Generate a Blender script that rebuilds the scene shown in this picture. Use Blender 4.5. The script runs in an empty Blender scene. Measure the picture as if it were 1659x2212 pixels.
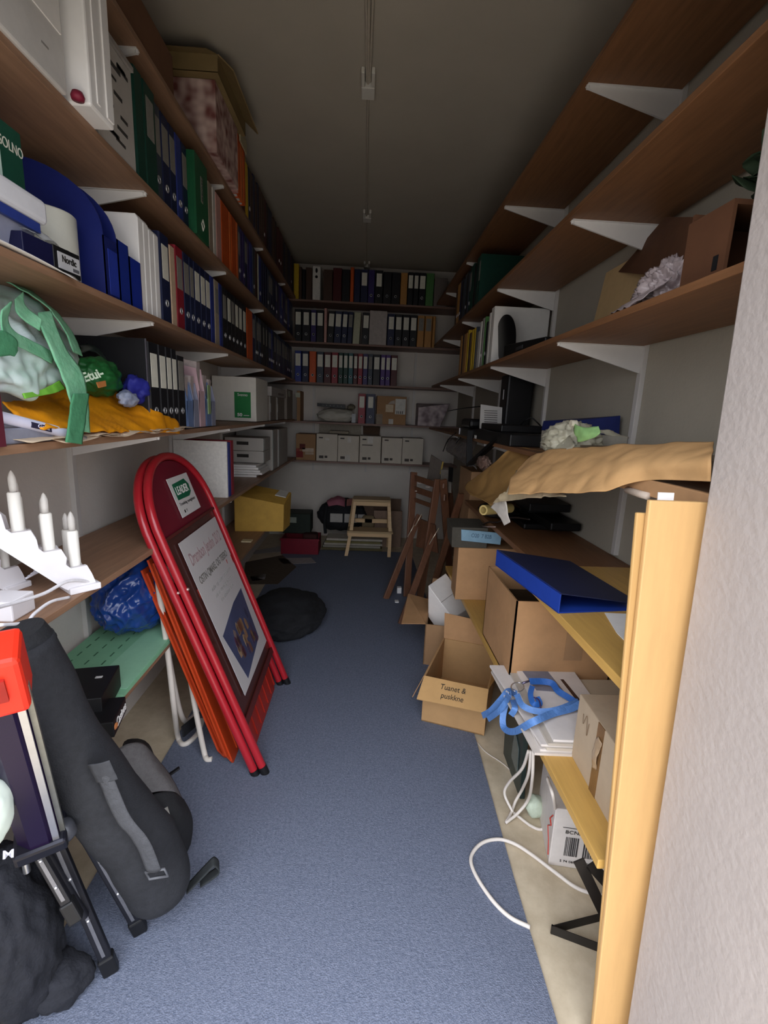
import bpy, bmesh, math, random
from mathutils import Vector, Matrix, noise, Euler

SC = bpy.context.scene
COL = SC.collection
PI = math.pi
V = Vector
random.seed(7)

# ------------------------------------------------------------------ camera geometry
CX, CY, F = 829.5, 1106.0, 1020.0
EYE = V((0, 0, 1.5))
_D = V((790 - CX, -(890 - CY), -F)).normalized()
_N = V((620 - CX, -(5950 - CY), -F)).normalized()
_N = (_N - _D * _N.dot(_D)).normalized()
_U = -_N
_X = _D.cross(_U)


def _ray(u, v):
    r = V((u - CX, -(v - CY), -F))
    return V((_X.dot(r), _D.dot(r), _U.dot(r)))


def at(u, v, x=None, y=None, z=None):
    """the world point that the view ray (u, v) meets on the plane x=, y= or z="""
    r = _ray(u, v)
    if x is not None:
        t = (x - EYE.x) / r.x
    elif y is not None:
        t = (y - EYE.y) / r.y
    else:
        t = (z - EYE.z) / r.z
    return EYE + r * t


def proj(p):
    p = V(p) - EYE
    c = _X * p.x + _D * p.y + _U * p.z
    return CX + F * c.x / -c.z, CY - F * c.y / -c.z


def y_of(u, x, z):
    """depth of the point on the line (x, ., z) seen at image column u"""
    lo, hi = 0.3, 9.0
    s = proj((x, lo, z))[0] < proj((x, hi, z))[0]
    for _ in range(50):
        m = (lo + hi) / 2
        if (proj((x, m, z))[0] < u) == s:
            lo = m
        else:
            hi = m
    return lo


# ------------------------------------------------------------------ materials
def lin(h):
    h = h.lstrip('#')
    out = []
    for i in (0, 2, 4):
        c = int(h[i:i + 2], 16) / 255
        out.append(c / 12.92 if c <= .04045 else ((c + .055) / 1.055) ** 2.4)
    return out


MATS = {}


def mat(hexc, rough=.6, ns=30, na=.12, bump=.0, bs=None, metal=0, spec=.4, trans=0, alpha=1, stretch=(1, 1, 1), coat=0, hex2=None, detail=4, sss=0, ior=1.45):
    key = (hexc, rough, ns, na, bump, bs, metal, spec, trans, alpha, stretch, coat, hex2, ior)
    if key in MATS:
        return MATS[key]
    m = bpy.data.materials.new('surface_' + hexc.strip('#'))
    m.use_nodes = True
    nt = m.node_tree
    b = nt.nodes['Principled BSDF']
    c = lin(hexc)
    b.inputs['Roughness'].default_value = rough
    b.inputs['Metallic'].default_value = metal
    b.inputs['Specular IOR Level'].default_value = spec
    b.inputs['Transmission Weight'].default_value = trans
    b.inputs['Alpha'].default_value = alpha
    b.inputs['Coat Weight'].default_value = coat
    b.inputs['IOR'].default_value = ior
    tc = nt.nodes.new('ShaderNodeTexCoord')
    mp = nt.nodes.new('ShaderNodeMapping')
    mp.inputs['Scale'].default_value = stretch
    nt.links.new(tc.outputs['Object'], mp.inputs['Vector'])
    n = nt.nodes.new('ShaderNodeTexNoise')
    n.inputs['Scale'].default_value = ns
    n.inputs['Detail'].default_value = detail
    n.inputs['Roughness'].default_value = .65
    nt.links.new(mp.outputs[0], n.inputs['Vector'])
    r = nt.nodes.new('ShaderNodeMix')
    r.data_type = 'RGBA'
    c2 = lin(hex2) if hex2 else [min(1, v * (1 + na)) for v in c]
    c1 = c if hex2 else [v * (1 - na) for v in c]
    r.inputs[6].default_value = (*c1, 1)
    r.inputs[7].default_value = (*c2, 1)
    mr = nt.nodes.new('ShaderNodeMapRange')
    mr.inputs[1].default_value = .3
    mr.inputs[2].default_value = .7
    nt.links.new(n.outputs['Fac'], mr.inputs[0])
    nt.links.new(mr.outputs[0], r.inputs[0])
    nt.links.new(r.outputs[2], b.inputs['Base Color'])
    if bump:
        n2 = nt.nodes.new('ShaderNodeTexNoise')
        n2.inputs['Scale'].default_value = bs or ns * 3
        n2.inputs['Detail'].default_value = 5
        nt.links.new(mp.outputs[0], n2.inputs['Vector'])
        bp = nt.nodes.new('ShaderNodeBump')
        bp.inputs['Strength'].default_value = bump
        bp.inputs['Distance'].default_value = .01
        nt.links.new(n2.outputs['Fac'], bp.inputs['Height'])
        nt.links.new(bp.outputs['Normal'], b.inputs['Normal'])
    MATS[key] = m
    return m


def wood(hexc, rough=.5, axis='y', na=.18):
    s = {'y': (14, 1, 14), 'x': (1, 14, 14), 'z': (14, 14, 1)}[axis]
    return mat(hexc, rough, ns=4, na=na, bump=.04, bs=9, stretch=s)


CARD = mat('#b0875f', .85, ns=9, na=.1, bump=.08, bs=60)
CARD2 = mat('#9d7a58', .85, ns=9, na=.1, bump=.08, bs=60)
CARDG = mat('#8b8178', .85, ns=9, na=.1, bump=.05)
WHITE = mat('#ece9e6', .6, ns=12, na=.04)
WHITEB = mat('#f0eeec', .55, ns=12, na=.03)
PAPER = mat('#e6e3df', .8, ns=20, na=.04)
BLACK = mat('#141416', .45, ns=30, na=.2)
BLACKF = mat('#1f2023', .9, ns=60, na=.25, bump=.25, bs=220)
STEEL = mat('#c9c9cc', .3, metal=.9, na=.05)
INK = mat('#24221f', .8, na=.05)


# ------------------------------------------------------------------ mesh builder
class MB:
    def __init__(s):
        s.v, s.f = [], []

    def add(s, vs, fs):
        o = len(s.v)
        s.v += [V(p) for p in vs]
        s.f += [[o + i for i in f] for f in fs]
        return s

    def box(s, x0, x1, y0, y1, z0, z1, M=None):
        vs = [V((x, y, z)) for z in (z0, z1) for y in (y0, y1) for x in (x0, x1)]
        if M:
            vs = [M @ p for p in vs]
        return s.add(vs, [(0, 2, 3, 1), (4, 5, 7, 6), (0, 1, 5, 4), (2, 6, 7, 3), (0, 4, 6, 2), (1, 3, 7, 5)])

    def cbox(s, c, size, M=None):
        x, y, z = [a / 2 for a in size]
        T = Matrix.Translation(V(c))
        return s.box(-x, x, -y, y, -z, z, T @ M if M else T)

    def bar(s, a, b, w, h, up=(0, 0, 1)):
        a, b = V(a), V(b)
        d = (b - a).normalized()
        u = V(up)
        sx = d.cross(u)
        if sx.length < 1e-4:
            sx = d.cross(V((1, 0, 0)))
        sx.normalize()
        u = sx.cross(d)
        vs = [p + sx * (i * w / 2) + u * (j * h / 2) for p in (a, b) for i, j in ((-1, -1), (1, -1), (1, 1), (-1, 1))]
        return s.add(vs, [(3, 2, 1, 0), (4, 5, 6, 7), (0, 1, 5, 4), (1, 2, 6, 5), (2, 3, 7, 6), (3, 0, 4, 7)])

    def hexa(s, bottom, top):
        return s.add(list(bottom) + list(top), [(3, 2, 1, 0), (4, 5, 6, 7), (0, 1, 5, 4), (1, 2, 6, 5), (2, 3, 7, 6), (3, 0, 4, 7)])

    def slab(s, pts, n):
        """thick polygon: pts (in order) extruded by vector n"""
        k = len(pts)
        pts = [V(p) for p in pts]
        n = V(n)
        return s.add(pts + [p + n for p in pts], [list(range(k))[::-1], list(range(k, 2 * k))] + [(i, (i + 1) % k, k + (i + 1) % k, k + i) for i in range(k)])

    def tube(s, path, r, n=10, closed=False, cap=True):
        P = [V(p) for p in path]
        k = len(P)
        R = r if isinstance(r, (list, tuple)) else [r] * k
        up = None
        rings = []
        for i in range(k):
            a = P[i - 1] if (i > 0 or closed) else P[i]
            b = P[(i + 1) % k] if (i < k - 1 or closed) else P[i]
            t = (b - a).normalized()
            if up is None:
                up = t.orthogonal().normalized()
            up = (up - t * up.dot(t))
            up = up.normalized() if up.length > 1e-6 else t.orthogonal().normalized()
            w = t.cross(up)
            rings.append([P[i] + (up * math.cos(2 * PI * j / n) + w * math.sin(2 * PI * j / n)) * R[i] for j in range(n)])
        fs = []
        for i in range(k if closed else k - 1):
            for j in range(n):
                q = (i + 1) % k
                fs.append((i * n + j, i * n + (j + 1) % n, q * n + (j + 1) % n, q * n + j))
        if cap and not closed:
            fs += [list(range(n))[::-1], [(k - 1) * n + j for j in range(n)]]
        return s.add([p for r_ in rings for p in r_], fs)

    def lathe(s, prof, M=None, n=24):
        vs, k = [], len(prof)
        for r, z in prof:
            for j in range(n):
                a = 2 * PI * j / n
                p = V((r * math.cos(a), r * math.sin(a), z))
                vs.append(M @ p if M else p)
        fs = [(i * n + j, i * n + (j + 1) % n, (i + 1) * n + (j + 1) % n, (i + 1) * n + j) for i in range(k - 1) for j in range(n)]
        fs += [list(range(n))[::-1], [(k - 1) * n + j for j in range(n)]]
        return s.add(vs, fs)

    def blob(s, c, rad, amp=.15, fr=3, seed=0, sub=5, M=None, flat=None, crease=False):
        bm = bmesh.new()
        bmesh.ops.create_icosphere(bm, subdivisions=sub, radius=1)
        c = V(c)
        off = V((seed * 3.1, seed * 1.7, seed * .9))
        vs = []
        for v in bm.verts:
            p = v.co.copy()
            d = noise.fractal(p * fr + off, 1.0, 2.0, 4)
            if crease:
                d = (abs(noise.noise(p * fr + off)) * -2 + .5) + .5 * (abs(noise.noise(p * fr * 2.3 + off)) * -2 + .5)
            q = V((p.x * rad[0], p.y * rad[1], p.z * rad[2])) * (1 + amp * d)
            if M:
                q = M @ q
            q = q + c
            if flat is not None and q.z < flat:
                q.z = flat + (q.z - flat) * .02
            vs.append(q)
        fs = [[v.index for v in f.verts] for f in bm.faces]
        bm.free()
        return s.add(vs, fs)

    def sheet(s, rows, nu=24, nv=24, thick=.002, amp=0, fr=8, seed=0):
        """smooth surface through a grid of control points, given thickness"""
        rows = [[V(p) for p in r] for r in rows]

        def cr(P, t):
            k = len(P) - 1
            f = min(max(t * k, 0), k - 1e-6)
            i = int(f)
            u = f - i
            p1, p2 = P[i], P[i + 1]
            p0 = P[i - 1] if i else p1 * 2 - p2
            p3 = P[i + 2] if i + 2 <= k else p2 * 2 - p1
            return .5 * ((2 * p1) + (p2 - p0) * u + (2 * p0 - 5 * p1 + 4 * p2 - p3) * u * u + (3 * p1 - p0 - 3 * p2 + p3) * u ** 3)
        g = []
        for a in range(nv + 1):
            colp = [cr([r[j] for r in rows], a / nv) for j in range(len(rows[0]))] if len({len(r) for r in rows}) == 1 else None
            g.append([cr(colp, b / nu) for b in range(nu + 1)])
        N = [[None] * (nu + 1) for _ in range(nv + 1)]
        for a in range(nv + 1):
            for b in range(nu + 1):
                du = g[a][min(b + 1, nu)] - g[a][max(b - 1, 0)]
                dv = g[min(a + 1, nv)][b] - g[max(a - 1, 0)][b]
                n = du.cross(dv)
                N[a][b] = n.normalized() if n.length > 1e-9 else V((0, 0, 1))
        off = V((seed * 2.3, seed, seed * .7))
        top, bot = [], []
        for a in range(nv + 1):
            for b in range(nu + 1):
                p = g[a][b]
                d = amp * (1 - 2.2 * abs(noise.noise(p * fr + off)) + .6 * noise.noise(p * fr * 2.7 + off)) if amp else 0
                p = p + N[a][b] * d
                top.append(p)
                bot.append(p - N[a][b] * thick)
        k = len(top)
        w = nu + 1
        fs = []
        for a in range(nv):
            for b in range(nu):
                i = a * w + b
                fs.append((i, i + 1, i + w + 1, i + w))
                fs.append((k + i + w, k + i + w + 1, k + i + 1, k + i))
        for b in range(nu):
            fs.append((b + 1, b, k + b, k + b + 1))
            i = nv * w + b
            fs.append((i, i + 1, k + i + 1, k + i))
        for a in range(nv):
            i = a * w
            fs.append((i, i + w, k + i + w, k + i))
            i = a * w + nu
            fs.append((i + w, i, k + i, k + i + w))
        return s.add(top + bot, fs)

    def build(s, name, m, parent=None, bevel=0, smooth=False, seg=2):
        if parent is not None:
            base = BASE[parent.name]
        else:
            xs = [p.x for p in s.v]; ys = [p.y for p in s.v]; zs = [p.z for p in s.v]
            base = V(((min(xs) + max(xs)) / 2, (min(ys) + max(ys)) / 2, min(zs)))
        me = bpy.data.meshes.new(name)
        me.from_pydata([p - base for p in s.v], [], s.f)
        bm = bmesh.new()
        bm.from_mesh(me)
        bmesh.ops.recalc_face_normals(bm, faces=bm.faces)
        bm.to_mesh(me)
        bm.free()
        me.materials.append(m)
        o = bpy.data.objects.new(name, me)
        COL.objects.link(o)
        if parent is not None:
            o.parent = parent
        else:
            o.location = base
        BASE[o.name] = base
        if smooth:
            me.polygons.foreach_set('use_smooth', [True] * len(me.polygons))
            if smooth is not True:
                me.set_sharp_from_angle(angle=math.radians(smooth))
        if bevel:
            md = o.modifiers.new('edge', 'BEVEL')
            md.width = bevel
            md.segments = seg
            md.limit_method = 'ANGLE'
            md.angle_limit = math.radians(40)
        return o


BASE = {}


def thing(name, label, cat, base, group=None):
    o = bpy.data.objects.new(name, None)
    o.empty_display_size = .05
    COL.objects.link(o)
    o.location = base
    BASE[o.name] = V(base)
    return tag(o, label, cat, group)


def tag(o, label, cat, group=None, kind=None):
    o['label'] = label
    o['category'] = cat
    if group:
        o['group'] = group
    if kind:
        o['kind'] = kind
    return o


def struct(name, mb, m, label=None, bevel=0):
    o = mb.build(name, m, bevel=bevel)
    o['kind'] = 'structure'
    if label:
        o['label'] = label
        o['category'] = name.split('_')[0]
    return o


def frame(o, x, y):
    """matrix with origin o, x to the right, y up on a surface"""
    x = V(x).normalized()
    y = V(y)
    y = (y - x * y.dot(x)).normalized()
    z = x.cross(y)
    M = Matrix(((x.x, y.x, z.x, 0), (x.y, y.y, z.y, 0), (x.z, y.z, z.z, 0), (0, 0, 0, 1)))
    return Matrix.Translation(V(o)) @ M


def text(s, size, m, parent, M, name='lettering', align='CENTER', width=None, ext=.0004, shear=0, bold=0):
    cu = bpy.data.curves.new(name, 'FONT')
    cu.body = s
    cu.size = size
    cu.align_x = align
    cu.align_y = 'CENTER'
    cu.extrude = ext
    cu.shear = shear
    cu.offset = bold
    o = bpy.data.objects.new(name + '_draft', cu)
    COL.objects.link(o)
    bpy.context.view_layer.update()
    me = bpy.data.meshes.new_from_object(o.evaluated_get(bpy.context.evaluated_depsgraph_get()))
    bpy.data.objects.remove(o)
    bpy.data.curves.remove(cu)
    if width:
        xs = [v.co.x for v in me.vertices]
        k = width / max(1e-6, max(xs) - min(xs))
        for v in me.vertices:
            v.co.x *= k
    base = BASE[parent.name]
    me.transform(Matrix.Translation(-base) @ M)
    me.materials.clear()
    me.materials.append(m)
    r = bpy.data.objects.new(name, me)
    COL.objects.link(r)
    r.parent = parent
    BASE[r.name] = base
    return r


def lerp(a, b, t):
    return V(a) + (V(b) - V(a)) * t


def spline(P, n=8):
    P = [V(p) for p in P]
    out = []
    k = len(P) - 1
    for i in range(k):
        p1, p2 = P[i], P[i + 1]
        p0 = P[i - 1] if i else p1 * 2 - p2
        p3 = P[i + 2] if i + 2 <= k else p2 * 2 - p1
        for j in range(n):
            u = j / n
            out.append(.5 * ((2 * p1) + (p2 - p0) * u + (2 * p0 - 5 * p1 + 4 * p2 - p3) * u * u + (3 * p1 - p0 - 3 * p2 + p3) * u ** 3))
    out.append(P[-1])
    return out
# ------------------------------------------------------------------ room shell
XL, XR, YB, YF, ZC = -1.12, 1.07, 5.62, .95, 3.05
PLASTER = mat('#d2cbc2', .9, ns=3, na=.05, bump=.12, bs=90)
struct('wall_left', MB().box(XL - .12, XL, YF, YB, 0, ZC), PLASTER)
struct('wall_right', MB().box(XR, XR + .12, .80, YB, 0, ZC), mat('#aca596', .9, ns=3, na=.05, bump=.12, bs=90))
struct('wall_back', MB().box(XL - .12, XR + .12, YB, YB + .12, 0, ZC), PLASTER)
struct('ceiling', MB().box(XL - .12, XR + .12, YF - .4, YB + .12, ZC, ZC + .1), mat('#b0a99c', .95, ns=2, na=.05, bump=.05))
LINO = mat('#cfc0a6', .5, ns=14, na=.14, bump=.03, hex2='#b8a88e')
struct('floor', MB().box(XL - .12, XR + .12, -1.5, YB + .12, -.1, 0), LINO)
# entrance wall with the doorway the camera looks through
DR = mat('#a89f9a', .75, ns=5, na=.04, bump=.25, bs=60)
mb = MB()
WX = .66
wy = lambda z: .807 + .0447 * z          # inner face of the entrance wall (slightly out of plumb)
mb.hexa([V((WX, .45, 0)), V((XR + .12, .45, 0)), V((XR + .12, wy(0), 0)), V((WX, wy(0), 0))],
        [V((WX, .45, ZC)), V((XR + .12, .45, ZC)), V((XR + .12, wy(ZC), ZC)), V((WX, wy(ZC), ZC))])
struct('wall_front', mb, DR, bevel=.004)
struct('wall_front_left', MB().box(XL - .12, -.93, .45, .95, 0, ZC), DR)
struct('trim_door_head', MB().box(-.93, WX, .45, .95, 2.3, ZC), DR)

# blue carpet runner lying on the lino
cp = MB()
L = [(-.822, .6), (-.815, 2), (-.82, 4.98)]
R = [(.548, 4.98), (.573, 1.955), (.544, 1.266), (.531, .6)]
k = [V((x, y, .001)) for x, y in L[::-1]] + [V((x, y, .001)) for x, y in R[::-1]]
cp.slab(k, (0, 0, .007))
o = cp.build('carpet_runner', mat('#565e70', .95, ns=120, na=.2, bump=.5, bs=260, hex2='#797f90', detail=6))
tag(o, 'blue grey carpet runner along the aisle floor', 'carpet')

# ------------------------------------------------------------------ ceiling wire on clips
RAILM = mat('#b5ada0', .6, na=.08)
rw = MB()
for dx in (-.026, .026):
    rw.tube([(-.032 + dx, .96, ZC - .012), (-.04 + dx * .3, 2.62, ZC - .014)], .005, 8)
rw.tube([(-.036, .96, ZC - .01), (-.05, 5.55, ZC - .01)], .006, 8)
tag(rw.build('ceiling_cable', RAILM), 'grey cable run fixed along the middle of the ceiling', 'cable')
for (y, lab) in ((2.64, 'white cable clip on the ceiling nearest the door'), (4.2, 'white cable clip on the ceiling, second from the door'), (5.5, 'small white cable clip on the ceiling above the back shelves')):
    c = MB()
    c.box(-.073, -.008, y, y + .09, ZC - .03, ZC)
    c.box(-.073, -.056, y - .1, y, ZC - .028, ZC)
    c.box(-.025, -.008, y - .1, y, ZC - .028, ZC)
    tag(c.build('cable_clip', mat('#cfccc4', .5, na=.03), bevel=.004), lab, 'clip', 'ceiling cable clips')

# ------------------------------------------------------------------ wall shelving
SHELF = wood('#917058', .5, 'y')
SHELFX = wood('#80655a', .5, 'x')
SHELFR = wood('#7d573a', .5, 'y')
DESK = wood('#c39a54', .42, 'y', .1)
BRK = mat('#d5d2ce', .5, ns=10, na=.04)
LZ = {5: 2.62, 4: 2.205, 3: 1.785, 2: 1.377, 1: .955, 0: .53}   # undersides
LNAME = {5: 'top', 4: 'second highest', 3: 'third highest', 2: 'fourth highest', 1: 'desk height', 0: 'lowest'}
TH = .02
XLF = -.765


def shelf(name, x0, x1, y0, y1, z, m, label):
    o = MB().box(x0, x1, y0, y1, z, z + TH).build(name, m, bevel=.002)
    return tag(o, label, 'shelf', 'wall shelves')


for l in (5, 4, 3, 1, 0):
    shelf('wall_shelf', XL + .022, XLF, .975, 4.85 if l == 0 else 5.28, LZ[l], SHELF, f'{LNAME[l]} brown wooden shelf on the left wall')
shelf('wall_shelf', XL + .022, XLF, .975, 2.07, LZ[2], SHELF, 'fourth highest brown shelf on the left wall, short board by the door')
shelf('wall_shelf', XL + .022, XLF - .01, 2.08, 5.28, LZ[2] - .004, SHELF, 'fourth highest brown shelf on the left wall, long board beyond the red signs')
RZ = {5: 2.63, 4: 2.21, 3: 1.79, 2: 1.345}
RNAME = {5: 'top', 4: 'second highest', 3: 'third highest', 2: 'paper covered fourth highest'}
XRF = .705
for l in RZ:
    shelf('wall_shelf', XRF, XR - .022, wy(RZ[l] + .03), 5.28, RZ[l], SHELFR, f'{RNAME[l]} brown wooden shelf on the right wall')
o = MB().box(.58, XR - .005, .897, 1.72, .925, .95).build('desk_board', DESK, bevel=.002)
tag(o, 'golden wooden desk board on the right wall with a blue binder on it', 'desk')
o = MB().box(.685, XR - .005, 1.722, 3.1, .925, .95).build('desk_board', SHELFR, bevel=.002)
tag(o, 'brown desk board beyond the golden one with dark trays on it', 'desk')
BZ = (2.6, 2.185, 1.77, 1.355, .925)
for z, nm in zip(BZ, ('top', 'second', 'third', 'fourth', 'fifth')):
    o = MB().box(XL + .022, XR - .022, 5.29, YB, z, z + TH).build('wall_shelf', SHELFX, bevel=.002)
    tag(o, f'{nm} shelf from the ceiling on the back wall', 'shelf', 'wall shelves')

UPM = mat('#c9c5c0', .5, ns=10, na=.04)
ORD = ('nearest the door', 'second from the door', 'third from the door', 'farthest from the door')


def bracket(side, y, z, label, xw, xt, h=.085):
    """thin triangular steel bracket from the wall upright to the shelf front"""
    t = thing('shelf_bracket', label, 'bracket', (xw, y, z - h), 'white shelf brackets')
    b = MB()
    b.slab([(xw, y - .004, z), (xt, y - .004, z), (xt, y - .004, z - .012), (xw, y - .004, z - h)], (0, .008, 0))
    b.build('web', BRK, t)
    f = MB()
    s = 1 if xt > xw else -1
    f.box(min(xw, xt), max(xw, xt), y - .013, y + .013, z - .003, z - .0005)
    f.tube([(xt - s * .004, y, z - .001), (xt - s * .004, y, z - .013)], .006, 8)
    f.build('flange', BRK, t)
    return t


YBR = (1.84, 2.785, 3.75, 4.7)
for i, y in enumerate(YBR):
    o = MB().box(XL, XL + .02, y - .013, y + .013, .45, 2.98).build('wall_upright', UPM, bevel=.002)
    tag(o, f'white upright rail on the left wall, {ORD[i]}', 'upright', 'shelf uprights')
    for l in (5, 4, 3, 2, 1, 0):
        bracket('l', y, LZ[l] - (.004 if l == 2 and i else 0), f'white bracket under the {LNAME[l]} left wall shelf, {ORD[i]}', XL + .02, -.778)
for i, y in enumerate((1.86, 2.84, 3.83, 4.75)):
    o = MB().box(XR - .02, XR, y - .014, y + .014, .96 if i < 2 else .6, 2.98).build('wall_upright', UPM, bevel=.002)
    tag(o, f'white upright rail on the right wall, {ORD[i]}', 'upright', 'shelf uprights')
    for l in (5, 4, 3, 2):
        bracket('r', y, RZ[l], f'white bracket under the {RNAME[l]} right wall shelf, {ORD[i]}', XR - .02, .72, .1)
for i, x in enumerate((-.6, .02, .55)):
    o = MB().box(x - .013, x + .013, YB - .02, YB, .8, 2.95).build('wall_upright', UPM)
    tag(o, f'white upright rail on the back wall, {("left", "middle", "right")[i]}', 'upright', 'shelf uprights')
# ------------------------------------------------------------------ lever arch binders
ORDN = ['', 'first', 'second', 'third', 'fourth', 'fifth', 'sixth', 'seventh', 'eighth', 'ninth', 'tenth', 'eleventh', 'twelfth', 'thirteenth', 'fourteenth', 'fifteenth', 'sixteenth', 'seventeenth', 'eighteenth', 'nineteenth', 'twentieth', '21st', '22nd', '23rd', '24th', '25th', '26th', '27th', '28th', '29th', '30th', '31st', '32nd', '33rd', '34th', '35th', '36th', '37th', '38th', '39th', '40th', '41st', '42nd', '43rd', '44th', '45th']
ORDN += [f'{i}th' if i % 10 not in (1, 2, 3) else f'{i}' + ('st', 'nd', 'rd')[i % 10 - 1] for i in range(len(ORDN), 99)]
CN = {
    'navy': '#1c2344', 'blue': '#2c3a86', 'black': '#17171c', 'dark green': '#0f3a30', 'green': '#1f5c3c', 'red': '#8e2230', 'cream': '#cdb296', 'orange': '#c9541c',
    'white': '#d9d6d0', 'grey': '#8d8986', 'yellow': '#c0a02a', 'beige': '#a39684', 'tan': '#b07f45', 'dark red': '#4d1418', 'violet': '#352a63', 'slate': '#39414f',
    'pink': '#c99a92', 'brown': '#4a352b', 'pale green': '#b3b49a', 'bright orange': '#cf6a34', 'light green': '#4c7a45', 'teal': '#2d5f66', 'purple': '#4b2c74'}
LABELM = mat('#dedccf', .7, ns=40, na=.06)
LABELD = mat('#85827c', .7, ns=40, na=.08)
RINGM = mat('#cfcfd2', .35, metal=.7, na=.05)
HOLE = mat('#0c0c0e', .9, na=.1)


def binder(M, w, d, h, colr, lab='white', ring=True, label='', group='lever arch binders', lh=.12, lz=.16):
    """M puts the spine: origin at its bottom middle, x along the shelf, y into the shelf, z up"""
    base = M @ V((0, d / 2, 0))
    t = thing('binder', label, 'binder', base, group)
    cm = mat(CN[colr], .45, ns=60, na=.1)
    c = MB()
    b = .004
    # cover: rounded spine, two boards, inner paper block set back
    x0, x1 = -w / 2, w / 2
    prof = [(x0, d), (x0, .006), (x0 + .005, 0), (x1 - .005, 0), (x1, .006), (x1, d), (x1 - .004, d), (x1 - .004, .012), (x0 + .004, .012), (x0 + .004, d)]
    if w > .03:
        c.slab([M @ V((x, y, 0)) for x, y in prof], M.to_3x3() @ V((0, 0, h)))
        c.build('cover', cm, t)
        MB().box(x0 + .006, x1 - .006, .02, d - .012, .004, h - .02, M).build('paper_block', PAPER, t)
    else:
        c.slab([M @ V((x, y, 0)) for x, y in prof[:6]], M.to_3x3() @ V((0, 0, h)))
        c.build('cover', cm, t)
    if lab:
        lm = LABELM if lab == 'white' else LABELD
        k = min(.027, w / 2 - .007)
        MB().box(-k, k, -.0012, .001, lz, lz + lh, M).build('spine_label', lm, t)
    if ring and w > .03:
        r = MB()
        P = [M @ V((.011 * math.cos(a), -.0012, .075 + .011 * math.sin(a))) for a in [2 * PI * i / 14 for i in range(14)]]
        r.tube(P, .0028, 6, closed=True)
        ro = r.build('finger_ring', RINGM, t, smooth=True)
        MB().lathe([(.0095, -.001), (.0095, .0008)], M @ Matrix.Translation((0, 0, .075)) @ Matrix.Rotation(PI / 2, 4, 'X'), 12).build('hole', HOLE, ro)
    return t


def left_frame(x, y, z, lean=0):
    """spine towards the aisle (+x), shelf direction +y, shelf depth -x"""
    return Matrix.Translation((x, y, z)) @ Matrix(((0, -1, 0, 0), (1, 0, 0, 0), (0, 0, 1, 0), (0, 0, 0, 1))) @ Matrix.Rotation(lean, 4, 'Y')


def right_frame(x, y, z, lean=0):
    return Matrix.Translation((x, y, z)) @ Matrix(((0, 1, 0, 0), (-1, 0, 0, 0), (0, 0, 1, 0), (0, 0, 0, 1))) @ Matrix.Rotation(lean, 4, 'Y')


def row(frame_f, x, z, y0, spec, where, group, start=1, ordw='from the door', d=.285):
    """spec: (width, colour, label, ring, height)"""
    y = y0
    n = start
    for sp in spec:
        w, c, lab, ring, h = sp[:5]
        dx = sp[5] if len(sp) > 5 else 0
        what = 'binder' if w > .03 else 'thin folder'
        lt = ' with white spine label' if lab == 'white' else (' with grey spine label' if lab else ', no label,')
        s = f'{c} {what}{lt} {ORDN[n]} {ordw} on {where}'
        if len(s.split()) > 16:
            s = f'{c} {what} {ORDN[n]} {ordw} on {where}'
        binder(frame_f(x + dx, y + w / 2, z), w - .003, d, h, c, lab, ring, s, group)
        y += w
        n += 1
    return y


H = .318
W_ = 'white'
G_ = 'grey'
# third highest shelf, beyond the white magazine files
def ys(us, x, z):
    return [y_of(u, x, z) for u in us]


def widths(us, x, z):
    Y = ys(us, x, z)
    return Y[0], [b - a for a, b in zip(Y, Y[1:])]


y0, w = widths([348, 369, 381, 398, 411, 420.5, 434, 445, 455.5, 464, 474, 481, 491, 500, 508, 516, 524, 533, 546], -.785, 1.95)
cl = ['navy', 'cream', 'red', 'navy', 'navy', 'navy', 'navy', 'navy', 'blue', 'beige', 'blue', 'black', 'black', 'black', 'black', 'black', 'black', 'orange']
lb = [W_, None, G_, G_, G_, W_, W_, W_, None, G_, None, G_, W_, G_, W_, W_, W_, None]
sp = [(a, c, l, c in ('navy', 'black', 'red') and l is not None, H if c not in ('cream',) else .3) for a, c, l in zip(w, cl, lb)]
y1 = row(left_frame, -.785, LZ[3] + TH, y0, sp, 'the third highest left shelf', 'binders on the third highest left shelf')
far = []
r_ = random.Random(5)
y = y1
while y < 5.15:
    a = r_.choice((.045, .055, .075, .06))
    c = r_.choice(('navy', 'black', 'navy', 'slate', 'blue', 'navy'))
    far.append((a, c, G_ if r_.random() < .6 else None, r_.random() < .5, H))
    y += a
row(left_frame, -.785, LZ[3] + TH, y1, far, 'the third highest left shelf', 'binders on the third highest left shelf', start=len(sp) + 1)

# second highest shelf
y0, w = widths([282, 303, 330, 350, 367, 381, 394, 406, 436, 451, 460, 467, 478.5, 496, 500, 511, 515], -.785, 2.38)
cl = ['dark green', 'dark green', 'slate', 'navy', 'navy', 'blue', 'navy', 'green', 'black', 'beige', 'white', 'pink', 'orange', 'bright orange', 'orange', 'bright orange']
lb = [None, G_, G_, G_, G_, None, G_, None, None, None, None, None, None, None, None, None]
sp = [(a, c, l, c in ('navy', 'blue', 'slate', 'black'), H, .03 if c == 'green' else (.015 if c == 'dark green' else 0)) for a, c, l in zip(w, cl, lb)]
y1 = row(left_frame, -.785, LZ[4] + TH, y0, sp, 'the second highest left shelf', 'binders on the second highest left shelf')
far = []
y = y1
while y < 5.15:
    a = r_.choice((.045, .055, .075, .075, .06))
    c = r_.choice(('navy', 'violet', 'navy', 'slate', 'brown', 'blue'))
    if 3.55 < y < 3.62:
        a, c = .02, 'pale green'
    far.append((a, c, G_ if r_.random() < .35 else None, r_.random() < .4, H))
    y += a
row(left_frame, -.785, LZ[4] + TH, y1, far, 'the second highest left shelf', 'binders on the second highest left shelf', start=len(sp) + 1)
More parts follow.
